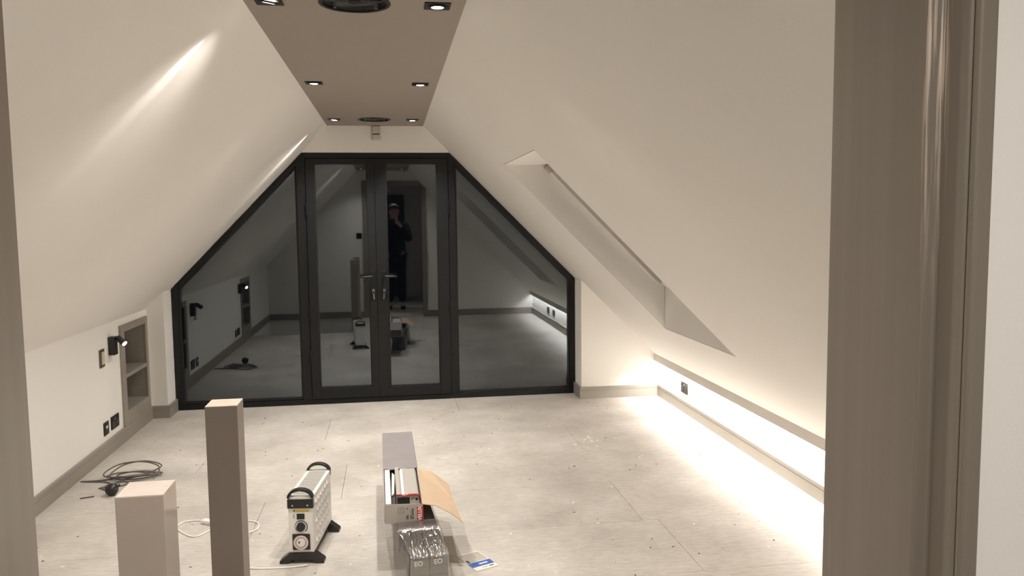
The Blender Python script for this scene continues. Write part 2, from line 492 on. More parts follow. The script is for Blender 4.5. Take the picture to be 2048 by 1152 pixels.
# ------------------------------------------------------------------ floor
sub = plate([(-2.0, YB-0.0), (HX, YB), (HX, HY), (-2.0, HY), (-2.0, YEND), (2.35, YEND), (2.35, -2.6), (-1.0, -2.6), (-1.0, YH-0.02), (-2.0, YH-0.02)][2:6] + [(2.35, YEND)][:0] + [(2.35, HY)], [],
            lambda u, v: (u, v, -0.022), (0, 0, -1), 0.12)
floor = struct(sub.build('floor', M['subfloor']), 'pale dusty boarded floor of the attic room')
subB = plate([(HX, YB-0.3), (2.35, YB-0.3), (2.35, HY), (HX, HY)], [], lambda u, v: (u, v, -0.022), (0, 0, -1), 0.12)
subB.build('floor_deck', M['subfloor'], floor)
rows = [(0.76, 1.32), (1.32, 1.92), (1.92, HY), (HY, 3.115), (3.115, 3.712), (3.712, 4.309), (4.309, 4.906), (4.906, 5.500), (5.500, 6.092), (6.092, 6.70)]
joints = [[1.0], [0.5, ], [1.4], [0.4], [-1.12, 1.283], [-0.70, 1.205], [-0.30, 1.95], [-1.19, 1.21], [-0.48, 1.92], [-1.6, 0.50]]
G = 0.0016
for (y0, y1), js in zip(rows, joints):
    x0 = HX if y1 <= HY + 0.001 else XL
    xs = [x0] + js + [XR + 0.02]
    for a, b in zip(xs[:-1], xs[1:]):
        MB().box(a+G*0.5, b-G*0.5, y0+G*0.5, y1-G*0.5, -0.021, 0.0).build('floor_panel', M['floor'], floor, bevel=0.0012, seg=1)

# hall floor
hf = MB().box(-1.0, 1.0, -2.6, 0.76, -0.05, 0.0)
struct(hf.build('floor_hall', M['floor']), 'pale floor of the hall behind the doorway')
# stairwell below the floor
sw = MB()
sw.box(XL-0.1, XL, YB-0.2, HY+0.02, -1.6, -0.0)
sw.box(XL, HX+0.1, YB-0.1, YB, -1.6, -0.001)
sw.box(XL, HX+0.1, HY, HY+0.06, -1.6, -0.023)
sw.box(HX, HX+0.06, YB, HY, -1.6, -0.023)
sw.box(XL, HX+0.1, YB, HY, -1.7, -1.6)
struct(sw.build('wall_stairwell', M['wall']), 'white walls of the stairwell below the floor')

# ------------------------------------------------------------------ ceiling with speaker openings
SPK = [(-0.105, 2.912), (-0.101, 6.190)]
cl = plate(rect(XCL-0.02, XCR+0.02, YB-0.05, YEND), [circle(x, y, 0.118) for x, y in SPK],
           lambda u, v: (u, v, ZC), (0, 0, 1), 0.02)
struct(cl.build('ceiling', M['ceiling']), 'narrow flat taupe ceiling strip between the roof slopes')

# ------------------------------------------------------------------ roof slopes
def slab_profile(pts, y0, y1):
    return MB().prism([(x, y0, z) for x, z in pts], (0, y1-y0, 0))
t = 0.05
ls = slab_profile([(XCL, ZC), (XL-0.02, slopeL(XL-0.02)), (XL-0.02-t*0.7, slopeL(XL-0.02)+t*0.7), (XCL-t*0.7, ZC+t*0.7)], YB-0.05, YEND)
struct(ls.build('wall_slope_left', M['wall']), 'white sloping plastered wall on the left under the roof')

# right slope with the skylight opening
SX0, SX1, SY0, SY1 = 0.704, 1.753, 3.883, 4.955
xe = 2.19
rs = plate([(XCR, YB-0.05), (xe, YB-0.05), (xe, YEND), (XCR, YEND)], [rect(SX0-0.002, SX1+0.006, SY0-0.006, SY1+0.006)],
           lambda u, v: (u, v, slopeR(u)), (KR, 0, 1), 0.03)
WT = (0.976, 1.835)   # window plane top (x,z)
WB = (1.750, 1.050)   # window plane bottom
z0, z1 = slopeR(SX0), slopeR(SX1)
e = 0.0055
rs.prism([(SX0, SY0-e, z0), (WT[0]+0.05, SY0-e, WT[1]), (WT[0]+0.05, SY0-e, WT[1]+e), (SX0+e, SY0-e, z0+e)], (0, SY1-SY0+2*e, 0))
rs.prism([(SX1, SY0-e, z1), (SX1, SY0-e, WB[1]+0.03), (SX1+e, SY0-e, WB[1]+0.03), (SX1+e, SY0-e, z1)], (0, SY1-SY0+2*e, 0))
cheek = [(SX0, z0), (WT[0]+0.04, WT[1]+0.005), (WB[0], WB[1]+0.04), (SX1, z1)]
rs.prism([(x, SY1, z) for x, z in cheek], (0, e, 0))
rs.prism([(x, SY0, z) for x, z in cheek], (0, -e, 0))
struct(rs.build('wall_slope_right', M['wall']), 'white sloping plastered wall on the right with a deep skylight recess')

# skylight window
sk = empty('window_3', (0, 0, 0)); struct(sk, 'roof window at the top of the recess in the right slope')
ux = Vector((WB[0]-WT[0], 0, WB[1]-WT[1])); LW_ = ux.length; ux.normalize()
un = Vector((-ux.z, 0, ux.x)); un = un if un.z > 0 else -un
Wp = lambda a, y, h: Vector((WT[0], y, WT[1])) + ux*a + un*h
def sky_bar(name, a0, a1, y0, y1, h0, h1, mat):
    c = Wp((a0+a1)/2, (y0+y1)/2, (h0+h1)/2)
    return MB().obox(c, ux, (0, 1, 0), un, (a1-a0)/2, (y1-y0)/2, (h1-h0)/2).build(name, mat, sk, bevel=0.002)
sky_bar('frame_rail', 0.0, 0.05, SY0, SY1, 0.0, 0.05, M['white_plastic'])
sky_bar('frame_rail', LW_-0.05, LW_, SY0, SY1, 0.0, 0.05, M['white_plastic'])
sky_bar('frame_stile', 0.05, LW_-0.05, SY0, SY0+0.05, 0.0, 0.05, M['white_plastic'])
sky_bar('frame_stile', 0.05, LW_-0.05, SY1-0.05, SY1, -0.022, 0.05, M['white_plastic'])
sky_bar('control_bar', 0.055, 0.085, SY0+0.1, SY1-0.1, 0.0, 0.02, M['grey_metal'])
sky_bar('pane', 0.05, LW_-0.05, SY0+0.05, SY1-0.05, 0.02, 0.026, M['glass'])
sky_bar('corner_bracket', 0.0, 0.05, SY1-0.10, SY1-0.01, -0.03, 0.0, M['grey_card'])

# ------------------------------------------------------------------ left knee wall with niches
NI = [(5.745, 6.352), (2.47, 3.08)]
NZ0, NZ1 = 0.098, 0.800
wl = plate(rect(YB-0.05, YN+0.3, 0.0, ZKL+0.03), [rect(a+0.03, b-0.03, NZ0+0.03, NZ1-0.03) for a, b in NI],
           lambda u, v: (XL, u, v), (-1, 0, 0), 0.03)
struct(wl.build('wall_left', M['wall']), 'low white knee wall on the left with recessed shelf niches')

def niche(y0, y1, label):
    n = empty('wall_niche', (XL, (y0+y1)/2, NZ0), label=label, cat='niche', group='shelf niches in the left wall')
    h = (y1-y0)/2; H = NZ1-NZ0; D = 0.32; fw = 0.075; t = 0.014
    b = lambda nm, *a, mat=M['skirting']: MB().box(*a).build(nm, mat, n, bevel=0.0015)
    b('frame_stile', 0.0005, t, -h, -h+fw, 0, H)
    b('frame_stile', 0.0005, t, h-0.05, h, 0, H)
    b('frame_rail', 0.0005, t, -h+fw, h-0.05, H-0.05, H)
    b('frame_rail', 0.0005, t, -h+fw, h-0.05, 0, 0.095)
    b('shelf', -D+0.012, 0.010, -h+fw-0.01, h-0.04, 0.325, 0.352)
    b('back_panel', -D, -D+0.012, -h+0.04, h-0.02, 0.06, H-0.03, mat=M['niche'])
    b('side_panel', -D, -0.001, -h+fw-0.02, -h+fw-0.004, 0.06, H-0.035, mat=M['niche'])
    b('side_panel', -D, -0.001, h-0.046, h-0.034, 0.06, H-0.035, mat=M['niche'])
    b('base_board', -D, 0.0, -h+fw-0.01, h-0.04, 0.080, 0.0945)
    b('top_board', -D, 0.0, -h+fw-0.01, h-0.04, H-0.05, H-0.038, mat=M['niche'])
    return n
niche(*NI[0], 'taupe framed wall niche with one shelf, beside the glazing at the far left')
niche(*NI[1], 'taupe framed wall niche seen only mirrored in the left glass panel')

# nibs
nl = MB().prism([(XL-0.05, YN, 0), (-1.730, YN, 0), (-1.730, YN, slopeL(-1.730)+0.02), (XL-0.05, YN, slopeL(XL-0.05)+0.02)], (0, 0.36, 0))
struct(nl.build('wall_nib_left', M['wall']), 'short white wall nib left of the glazing')
nr = MB().prism([(1.541, YN, 0), (XR+0.05, YN, 0), (XR+0.05, YN, 0.34), (1.541, YN, slopeR(1.541)+0.02)], (0, 0.36, 0))
struct(nr.build('wall_nib_right', M['wall']), 'white wall nib right of the glazing beside the lit strip')
# lintel above the doors
ln = MB().prism([(-0.74, 6.607, 2.046), (0.53, 6.607, 2.046), (0.53, 6.607, 2.10), (XCR+0.06, 6.607, ZC+0.03), (XCL-0.06, 6.607, ZC+0.03), (-0.74, 6.607, 2.06)], (0, 0.15, 0))
struct(ln.build('wall_lintel', M['wall']), 'white wall strip above the dark glazed doors')

# right knee wall
wr = MB().box(XR, XR+0.05, YB-0.05, YEND, 0.0, 0.345)
struct(wr.build('wall_right', M['wall']), 'low white knee wall on the right washed by the lit strip')

# back wall with doorway
JL, JR, DZ = -0.346, 0.474, 2.03
bw = plate([(XL-0.02, 0.0), (JL-0.028, 0.0), (JL-0.028, DZ+0.028), (JR+0.036, DZ+0.028), (JR+0.036, 0.0), (XR+0.03, 0.0), (XR+0.03, 0.36), (xe, 0.36), (XCR+0.02, ZC+0.02), (XCL-0.02, ZC+0.02), (XL-0.02, ZKL)], [],
           lambda u, v: (u, YB, v), (0, -1, 0), YB-YH)
struct(bw.build('wall_back', M['wall']), 'white wall around the doorway the room is seen through')

# door lining
def jamb(name, s, xin, label):
    """xin = face towards the opening, s=+1 right jamb"""
    p = [(xin, YB+0.012), (xin, 0.657), (xin+s*0.013, 0.655), (xin+s*0.013, 0.622), (xin+s*0.036, 0.622), (xin+s*0.036, YB+0.012)]
    o = MB().prism([(x, y, 0.0) for x, y in p], (0, 0, DZ+0.03)).build(name, M['jamb'], None, bevel=0.0025)
    return struct(o, label)
jr = jamb('trim_1', 1, JR, 'taupe painted door lining with rebate on the right edge of the view')
jl = jamb('trim_2', -1, JL, 'taupe painted door lining on the left edge of the view')
MB().box(JR+0.015, JR+0.033, 0.613, 0.6215, 0.0, DZ+0.045).build('architrave', M['jamb'], jr, bevel=0.003)
MB().box(JL-0.033, JL-0.015, 0.613, 0.6215, 0.0, DZ+0.045).build('architrave', M['jamb'], jl, bevel=0.003)
ho_ = MB().box(-1.05, 1.05, 0.60, 0.70, 2.27, 2.45)
struct(ho_.build('wall_hall_front', M['wall']), 'white hall wall strip above the doorway')
hd = MB().box(JL, JR, 0.657, YB+0.012, DZ, DZ+0.03).box(JL, JR, 0.613, 0.656, DZ+0.013, DZ+0.028)
struct(hd.build('trim_3', M['jamb']), 'taupe head of the door lining')
arc = MB().box(JL-0.075, JL-0.006, YB, YB+0.018, 0, DZ+0.075).box(JR+0.006, JR+0.075, YB, YB+0.018, 0, DZ+0.075).box(JL-0.006, JR+0.006, YB, YB+0.018, DZ+0.006, DZ+0.075)
struct(arc.build('trim_4', M['skirting']), 'taupe architrave around the doorway on the room side')

# hall
hall = MB()
hall.box(0.95, 1.05, -2.6, 0.6185, 0.0, 2.42)
struct(hall.build('wall_hall_right', M['wall']), 'white side wall of the hall behind the camera on the right')
hl = MB().box(-1.05, -0.95, -2.6, 0.6185, 0.0, 2.42)
struct(hl.build('wall_hall_left', M['wall']), 'white hall wall left of the doorway')
hb = MB().box(-1.05, 1.05, -2.7, -2.6, 0.0, 2.42)
struct(hb.build('wall_hall_back', M['wall']), 'white end wall of the hall')
hc = MB().box(-1.05, 1.05, -2.7, 0.70, 2.40, 2.46)
struct(hc.build('ceiling_hall', M['wall']), 'white hall ceiling')
d4 = empty('door_3', (-0.15, -2.6, 0)); struct(d4, 'dark hall door mirrored behind the photographer')
MB().box(-0.42, 0.42, 0.001, 0.045, 0, 2.0).build('door_leaf', M['dark_timber'], d4, bevel=0.003)
for a in (-0.30, 0.05):
    for zz in ((0.15, 0.85), (1.0, 1.85)):
        MB().box(a, a+0.25, 0.045, 0.052, *zz).build('door_panel', M['dark_timber'], d4, bevel=0.004)
MB().cyl((0.36, 0.045, 1.0), (0.36, 0.09, 1.0), 0.012).cyl((0.36, 0.09, 1.0), (0.25, 0.09, 1.0), 0.009).build('door_handle', M['chrome'], d4)

# ------------------------------------------------------------------ skirtings
ZB = 0.097
def skirt(name, segs, label):
    """segs: list of (p0, p1, normal) runs on plan, board 17 mm thick with a scribed line near its top"""
    m = MB()
    for (x0, y0), (x1, y1), (nx, ny) in segs:
        a = Vector((x0, y0, 0)); b = Vector((x1, y1, 0)); n = Vector((nx, ny, 0))
        prof = [(0.0005, 0.0), (0.017, 0.0), (0.017, 0.068), (0.0145, 0.069), (0.0145, 0.0715), (0.017, 0.0725), (0.017, ZB-0.002), (0.015, ZB), (0.0005, ZB)]
        m.prism([a + n*d + Vector((0, 0, z)) for d, z in prof], b-a)
    return struct(m.build(name, M['skirting']), label)
skirt('baseboard_left', [((XL, HY), (XL, YN), (1, 0)), ((XL, YB), (XL, HY), (1, 0))], 'taupe skirting board along the left knee wall')
skirt('baseboard_right', [((XR, YB), (XR, YN), (-1, 0))], 'taupe skirting board under the lit strip on the right')
skirt('baseboard_nib_left', [((XL+0.017, YN), (-1.713, YN), (0, -1)), ((-1.730, YN), (-1.730, YD-0.012), (1, 0))], 'taupe skirting wrapping the left wall nib')
skirt('baseboard_nib_right', [((1.524, YN), (XR-0.017, YN), (0, -1)), ((1.541, YN), (1.541, YD-0.012), (-1, 0))], 'taupe skirting wrapping the right wall nib')
skirt('baseboard_back', [((JR+0.076, YB), (XR-0.017, YB), (0, 1)), ((XL, YB), (JL-0.076, YB), (0, 1))], 'taupe skirting along the wall with the doorway')

# ------------------------------------------------------------------ LED pelmet
pel = empty('trim_5', (0, 0, 0)); struct(pel, 'taupe pelmet board along the foot of the right slope hiding a light strip')
MB().box(XP, XP+0.009, YB, YN-0.0005, ZPB, ZPT).build('board', M['pelmet'], pel, bevel=0.001)
MB().box(XP+0.009, XR-0.001, YB, YN-0.0005, 0.312, 0.330).build('batten', M['wall'], pel)
strip = MB().box(2.178, 2.192, YB+0.02, YN-0.02, 0.3055, 0.3118).build('led_strip', M['led'], pel)
light('led_strip_light', 'AREA', (2.185, (YB+YN)/2, 0.3045), (0, 0, -1), P_LED, LEDC, pel, shape='RECTANGLE', size=0.012, size_y=YN-YB-0.06)
pel.children[-1].rotation_euler = (0, 0, 0)

# ------------------------------------------------------------------ glazed screen
fr = empty('trim_6', (0, 0, 0)); struct(fr, 'dark outer frame of the gable glazing')
FY0, FY1 = YD-0.012, YD+0.07
A = M['anthracite']
LX, RX = -1.7255, 1.5365
def bar(name, poly, y0, y1, mat, parent, bevel=0.002):
    return MB().prism([(x, y0, z) for x, z in poly], (0, y1-y0, 0)).build(name, mat, parent, bevel=bevel)
dl = lambda x, off: slopeL(x) - off*1.435       # line parallel to the left slope, off metres inside
dr = lambda x, off: slopeR(x) - off*1.418
off0, off1 = 0.004, 0.040
bar('sill', [(LX, 0.001), (RX, 0.001), (RX, 0.040), (LX, 0.040)], FY0, FY1, A, fr)
bar('frame_stile', [(LX, 0.040), (LX+0.045, 0.040), (LX+0.045, dl(LX+0.045, off0)), (LX, dl(LX, off0))], FY0, FY1, A, fr)
bar('frame_stile', [(RX-0.040, 0.040), (RX, 0.040), (RX, dr(RX, off0)), (RX-0.040, dr(RX-0.040, off0))], FY0, FY1, A, fr)
bar('frame_rake', [(LX+0.045, dl(LX+0.045, off0)), (LX+0.045, dl(LX+0.045, off1)), (-0.735, dl(-0.735, off1)), (-0.735, dl(-0.735, off0))], FY0, FY1, A, fr)
bar('frame_rake', [(RX-0.040, dr(RX-0.040, off0)), (RX-0.040, dr(RX-0.040, off1)), (0.530, dr(0.530, off1)), (0.530, dr(0.530, off0))], FY0, FY1, A, fr)
bar('frame_mullion', [(-0.735, 0.040), (-0.667, 0.040), (-0.667, 2.0455), (-0.692, 2.0455), (-0.735, dl(-0.735, off0))], FY0, FY1, A, fr)
bar('frame_mullion', [(0.476, 0.040), (0.530, 0.040), (0.530, dr(0.530, off0)), (0.486, 2.0455), (0.476, 2.0455)], FY0, FY1, A, fr)
bar('frame_head', [(-0.667, 2.000), (0.476, 2.000), (0.476, 2.0455), (-0.667, 2.0455)], FY0, FY1, A, fr)

def panes(name_parent, poly, y, tilt=(0.0, 0.0)):
    cx = sum(p[0] for p in poly)/len(poly); cz = sum(p[1] for p in poly)/len(poly)
    for k, (dy, ta, tb) in enumerate(((0.0, 0.0, 0.0), (0.018, tilt[0], tilt[1]))):
        pts = [(x, y + dy + (x-cx)*ta + (z-cz)*tb, z) for x, z in poly]
        MB().prism(pts, (0, 0.004, 0)).build('pane', M['glass'], name_parent)

# side windows
def side_window(name, glass, label, tilt):
    wnd = empty(name, (0, 0, 0)); struct(wnd, label)
    cx = sum(p[0] for p in glass)/len(glass); cz = sum(p[1] for p in glass)/len(glass)
    n = len(glass)
    # glazing bead: a thin border proud of the pane, one piece for each edge
    big = []
    for i in range(n):
        p0, p1, p2 = Vector(glass[i-1]), Vector(glass[i]), Vector(glass[(i+1) % n])
        d1 = (p1-p0).normalized(); d2 = (p2-p1).normalized()
        n1 = Vector((d1.y, -d1.x)); n2 = Vector((d2.y, -d2.x))
        bis = (n1+n2); bis = bis/ (1+n1.dot(n2))
        if (p1 + bis*0.01 - Vector((cx, cz))).length < (p1 - Vector((cx, cz))).length: bis = -bis
        big.append(p1 + bis*0.0165)
    for i in range(n):
        j = (i+1) % n
        bar('glazing_bead', [tuple(glass[i]), tuple(glass[j]), tuple(big[j]), tuple(big[i])], YD+0.006, YD+0.05, M['gasket'], wnd, bevel=0.001)
    panes(wnd, [tuple(p) for p in big], YD+0.018, tilt)
    return wnd
gx0, gx1 = -1.664, -0.751
side_window('window_1', [(gx0, 0.060), (gx1, 0.060), (gx1, dl(gx1, off1+0.012)), (gx0, dl(gx0, off1+0.012))], 'dark triangular side window left of the doors', (0.0012, 0.0016))
hx0, hx1 = 0.546, 1.480
side_window('window_2', [(hx0, 0.055), (hx1, 0.055), (hx1, dr(hx1, off1+0.012)), (hx0, dr(hx0, off1+0.012))], 'dark triangular side window right of the doors', (-0.0008, 0.0010))

# door leaves
def door_leaf(name, x0, x1, g0, g1, z0, z1, zg0, zg1, hinge, label, tilt):
    d = empty(name, (0, 0, 0)); struct(d, label)
    y0, y1 = YD-0.022, YD+0.05
    bar('stile', [(x0, z0), (g0, z0), (g0, z1), (x0, z1)], y0, y1, A, d)
    bar('stile', [(g1, z0), (x1, z0), (x1, z1), (g1, z1)], y0, y1, A, d)
    bar('rail', [(g0, z0), (g1, z0), (g1, zg0), (g0, zg0)], y0, y1, A, d)
    bar('rail', [(g0, zg1), (g1, zg1), (g1, z1), (g0, z1)], y0, y1, A, d)
    b = 0.008
    for q in ([(g0, zg0), (g1, zg0), (g1-b, zg0+b), (g0+b, zg0+b)], [(g0, zg1), (g1, zg1), (g1-b, zg1-b), (g0+b, zg1-b)],
              [(g0, zg0), (g0+b, zg0+b), (g0+b, zg1-b), (g0, zg1)], [(g1, zg0), (g1-b, zg0+b), (g1-b, zg1-b), (g1, zg1)]):
        bar('glazing_bead', q, YD-0.010, YD+0.04, M['gasket'], d, bevel=0.001)
    panes(d, [(g0, zg0), (g1, zg0), (g1, zg1), (g0, zg1)], YD+0.008, tilt)
    hxp = x0 if hinge < 0 else x1
    for z in (0.35, 0.72, 1.55):
        h = MB().cyl((hxp, y0-0.006, z), (hxp, y0-0.006, z+0.10), 0.006, n=12).cyl((hxp, y0-0.006, z+0.03), (hxp, y0-0.006, z+0.034), 0.0072, n=12).cyl((hxp, y0-0.006, z+0.066), (hxp, y0-0.006, z+0.07), 0.0072, n=12)
        h.build('hinge', A, d)
    # lever handle with back plate, key cylinder and keys
    hx = -0.150 if hinge < 0 else -0.062
    sgn = -1 if hinge < 0 else 1
    MB().box(hx-0.014, hx+0.014, y0-0.010, y0-0.0004, 0.90, 1.09).build('handle_plate', A, d, bevel=0.004)
    lv = MB().cyl((hx, y0-0.009, 1.045), (hx, y0-0.048, 1.045), 0.009, n=16)
    lv.tube([(hx, y0-0.046, 1.045), (hx+sgn*0.02, y0-0.050, 1.045), (hx+sgn*0.06, y0-0.051, 1.044), (hx+sgn*0.108, y0-0.050, 1.043)], 0.0085, 12)
    lv.build('lever', M['black'], d)
    cyl_ = MB().cyl((hx, y0-0.010, 0.932), (hx, y0-0.022, 0.932), 0.0125, n=20).build('lock_cylinder', M['chrome'], d)
    k = MB().box(hx-0.0015, hx+0.0015, y0-0.045, y0-0.021, 0.924, 0.940)
    k.ring((hx+0.001, y0-0.046, 0.914), (0, 1, 0), 0.008, 0.010, 0.002, 20)
    k.add([], [])
    k.obox((hx-0.003*sgn, y0-0.046, 0.884), (1, 0, 0), (0, 1, 0), (0.1*sgn, 0, 1), 0.005, 0.0012, 0.024)
    k.build('keys', M['chrome'], d)
    return d
door_leaf('door_1', -0.664, -0.1215, -0.600, -0.180, 0.045, 1.997, 0.128, 1.962, -1, 'left leaf of the dark glazed double doors, key hanging in its lock', (0.0010, -0.0008))
door_leaf('door_2', -0.1195, 0.4735, -0.030, 0.386, 0.045, 1.997, 0.118, 1.962, 1, 'right leaf of the dark glazed double doors, photographer mirrored in it', (-0.0010, 0.0008))

# ------------------------------------------------------------------ ceiling fittings
DLX = (-0.397, 0.184)
DLY = (1.265, 2.920, 4.577, 6.192)
names_y = ('just above the doorway, out of view', 'nearest the camera in view', 'in the middle row', 'nearest the glazing')
def downlight(x, y, label, tilt, streak):
    t = empty('ceiling_downlight', (x, y, ZC), label=label, cat='downlight', group='square recessed downlights')
    s = 0.046
    plate(rect(-s, s, -s, s), [circle(0, 0, 0.036, 28)], lambda u, v: (u, v, -0.004), (0, 0, 1), 0.0038).build('fascia', M['black'], t, bevel=0.0006)
    d = Vector(tilt).normalized()
    c = Vector((0, 0, -0.003))
    a = d.orthogonal().normalized()
    MB().cyl(c - d*0.0, c + d*0.004, 0.022, n=28).build('lens', M['lens'], t)
    MB().ring(c - d*0.001, d, 0.0222, 0.0345, 0.006, 28).build('gimbal_ring', M['black'], t)
    light('lamp_beam', 'SPOT', (0, 0, -0.016), tilt, P_DOWN*(0.52 if y < 2 else 1.0), WARM, t, spot_size=R_(112), spot_blend=1.0, shadow_soft_size=0.012)
    if streak:
        light('lamp_side_beam', 'SPOT', (-0.004, 0, -0.014), (-math.cos(R_(36.5)), 0, -math.sin(R_(36.5))), P_STREAK*(1.7 if y > 5 else 1.0), WARM, t, spot_size=R_(15 if y < 5 else 19), spot_blend=1.0, shadow_soft_size=0.003)
    return t
for r, y in enumerate(DLY):
    for k, x in enumerate(DLX):
        side = 'left' if k == 0 else 'right'
        tl = (-0.16, 0.18, -1) if (k == 0 and r == 1) else ((-0.10, -0.05, -1) if (k == 0 and r == 3) else (0, 0, -1))
        downlight(x, y, f'square black downlight in the {side} row, the one {names_y[r]}', tl, k == 0 and r in (1, 3))

def speaker(x, y, label):
    t = empty('ceiling_speaker', (x, y, ZC), label=label, cat='speaker', group='round ceiling speakers without grilles')
    MB().ring((0, 0, -0.005), (0, 0, 1), 0.112, 0.124, 0.006, 48).build('rim', M['black_plastic'], t, bevel=0.001)
    MB().lathe((0, 0, 0), (0, 0, 1), [(0.1125, -0.003), (0.1125, 0.015), (0.1, 0.020), (0.092, 0.018)], 48).build('basket', M['black_plastic'], t)
    MB().lathe((0, 0, 0), (0, 0, 1), [(0.094, 0.018), (0.088, 0.011), (0.080, 0.018), (0.03, 0.065), (0.0001, 0.066)], 48).build('cone', M['speaker_cone'], t)
    MB().box(-0.095, 0.095, -0.012, 0.012, 0.004, 0.012).build('bridge', M['black_plastic'], t, bevel=0.002)
    MB().cyl((0, 0, -0.001), (0, 0, 0.014), 0.022, 0.026, 24).build('tweeter', M['speaker_cone'], t)
    for i in range(4):
        a = PI/4 + i*PI/2
        MB().cyl((0.103*math.cos(a), 0.103*math.sin(a), -0.001), (0.103*math.cos(a), 0.103*math.sin(a), 0.016), 0.006, n=12).build('screw', M['grey_metal'], t)
    MB().ring((0, 0, 0.019), (0, 0, 1), 0.0, 0.117, 0.06, 32)
    bk = MB().lathe((0, 0, 0), (0, 0, 1), [(0.117, 0.0205), (0.117, 0.09), (0.0001, 0.09)], 32).build('back_box', M['black'], t)
    return t
speaker(*SPK[0], 'round black ceiling speaker cut off by the top of the picture')
speaker(*SPK[1], 'round black ceiling speaker near the glazing, above the motion sensor')

M['sensor'] = plain('off_white_sensor_plastic', (0.60, 0.56, 0.51), 0.4)
def motion_sensor():
    t = empty('motion_sensor', (-0.098, 6.6065, 2.196), label='small white motion sensor on the wall above the doors', cat='sensor')
    def body(z0, z1, y):
        p = [(-0.037, 0), (0.037, 0), (0.034, -y*0.55), (0.020, -y), (-0.020, -y), (-0.034, -y*0.55)]
        return MB().prism([(a, b, z0) for a, b in p], (0, 0, z1-z0))
    body(-0.002, 0.055, 0.045).build('housing', M['sensor'], t, bevel=0.005, seg=3)
    body(-0.055, -0.006, 0.042).build('lens_cover', M['sensor'], t, bevel=0.010, seg=3)
    MB().box(-0.026, 0.026, -0.0405, -0.002, -0.0062, -0.0018).build('slot', M['black'], t)
    return t
motion_sensor()

# ------------------------------------------------------------------ left wall fittings
def plate_fitting(name, y, z, wy, hz, label, cat, group, parts, xw=XL, s=1, mat='black'):
    t = empty(name, (xw, y, z), rz=0 if s > 0 else PI, label=label, cat=cat, group=group)
    MB().box(0.0006, 0.007, -wy/2, wy/2, -hz/2, hz/2).build('face_plate', M[mat], t, bevel=0.0018)
    for nm, y0, y1, z0, z1, d, mm in parts:
        MB().box(0.0068, 0.0068+d, y0, y1, z0, z1).build(nm, M[mm], t, bevel=0.0008)
    return t
dbl = [('switch_rocker', -0.062, -0.040, 0.010, 0.032, 0.004, 'black_plastic'), ('switch_rocker', 0.040, 0.062, 0.010, 0.032, 0.004, 'black_plastic'),
       ('socket_insert', -0.062, -0.010, -0.032, 0.006, 0.0015, 'black_plastic'), ('socket_insert', 0.010, 0.062, -0.032, 0.006, 0.0015, 'black_plastic'),
       ('usb_port', -0.012, 0.012, 0.016, 0.024, 0.001, 'grey_metal')]
sgl = [('module', -0.024, 0.024, -0.024, 0.024, 0.002, 'black_plastic'), ('module_cap', -0.018, 0.014, 0.000, 0.016, 0.0035, 'white_plastic')]
plate_fitting('light_switch', 5.400, 0.637, 0.086, 0.116, 'dark bronze wall plate with a cream insert, left of the lit wall spot', 'switch', None,
              [('insert', -0.018, 0.030, -0.040, 0.040, 0.004, 'cream')], mat='brass')
plate_fitting('data_socket', 5.408, 0.178, 0.086, 0.084, 'small square black outlet with a white module, low on the left wall', 'socket', 'outlets low on the walls', sgl)
plate_fitting('power_socket', 5.575, 0.182, 0.146, 0.086, 'wide black double power socket beside the niche', 'socket', 'outlets low on the walls', dbl)
plate_fitting('data_socket', 3.46, 0.178, 0.086, 0.084, 'black outlet mirrored in the left glass, beside the second niche', 'socket', 'outlets low on the walls', sgl)
plate_fitting('power_socket', 3.30, 0.182, 0.146, 0.086, 'black double socket mirrored in the left glass, under the second wall spot', 'socket', 'outlets low on the walls', dbl)
plate_fitting('power_socket', 5.782, 0.190, 0.132, 0.086, 'black socket on the brightly lit low wall at the right', 'socket', 'outlets low on the walls', dbl, xw=XR, s=-1)
plate_fitting('power_socket', 2.10, 0.190, 0.146, 0.086, 'black socket mirrored in the right glass, nearer the doorway', 'socket', 'outlets low on the walls', dbl, xw=XR, s=-1)
plate_fitting('power_socket', 2.50, 0.190, 0.146, 0.086, 'black socket mirrored in the right glass, farther from the doorway', 'socket', 'outlets low on the walls', dbl, xw=XR, s=-1)
bsw = empty('light_switch', (-0.475, YB, 1.26), label='black light switch on the back wall, mirrored in the left door', cat='switch')
MB().box(-0.043, 0.043, 0.0006, 0.008, -0.043, 0.043).build('face_plate', M['black'], bsw, bevel=0.002)
MB().box(-0.012, 0.012, 0.0078, 0.013, -0.02, 0.02).build('rocker', M['black_plastic'], bsw, bevel=0.001)

def wall_spot(y, z, label, dy=-0.36):
    t = empty('wall_spotlight', (XL, y, z), label=label, cat='wall lamp', group='black wall spotlights on the left wall')
    MB().box(0.0008, 0.042, -0.030, 0.030, -0.060, 0.060).build('base_box', M['black'], t, bevel=0.002)
    p0 = Vector((0.042, 0.0, 0.034)); p1 = Vector((0.060, 0.0, 0.036))
    MB().cyl(p0, p1, 0.006, n=14).build('joint', M['grey_metal'], t)
    d = Vector((0.74, dy, -0.56)).normalized()
    c = p1 + Vector((0.006, 0, 0.004))
    sh = MB().lathe(c - d*0.022, d, [(0.0001, 0), (0.018, 0), (0.0195, 0.003), (0.0195, 0.068), (0.0175, 0.068), (0.0165, 0.060), (0.0001, 0.060)], 28)
    sh.build('spot_head', M['black'], t)
    MB().cyl(c + d*0.0395, c + d*0.0475, 0.0172, 0.0150, n=24).build('bulb', M['bulb'], t)
    light('spot_beam', 'SPOT', c + d*0.052, d, P_WALL, WARM, t, spot_size=R_(150), spot_blend=0.9, shadow_soft_size=0.012)
    return t
wall_spot(5.560, 0.694, 'lit black wall spotlight beside the niche at the far left')
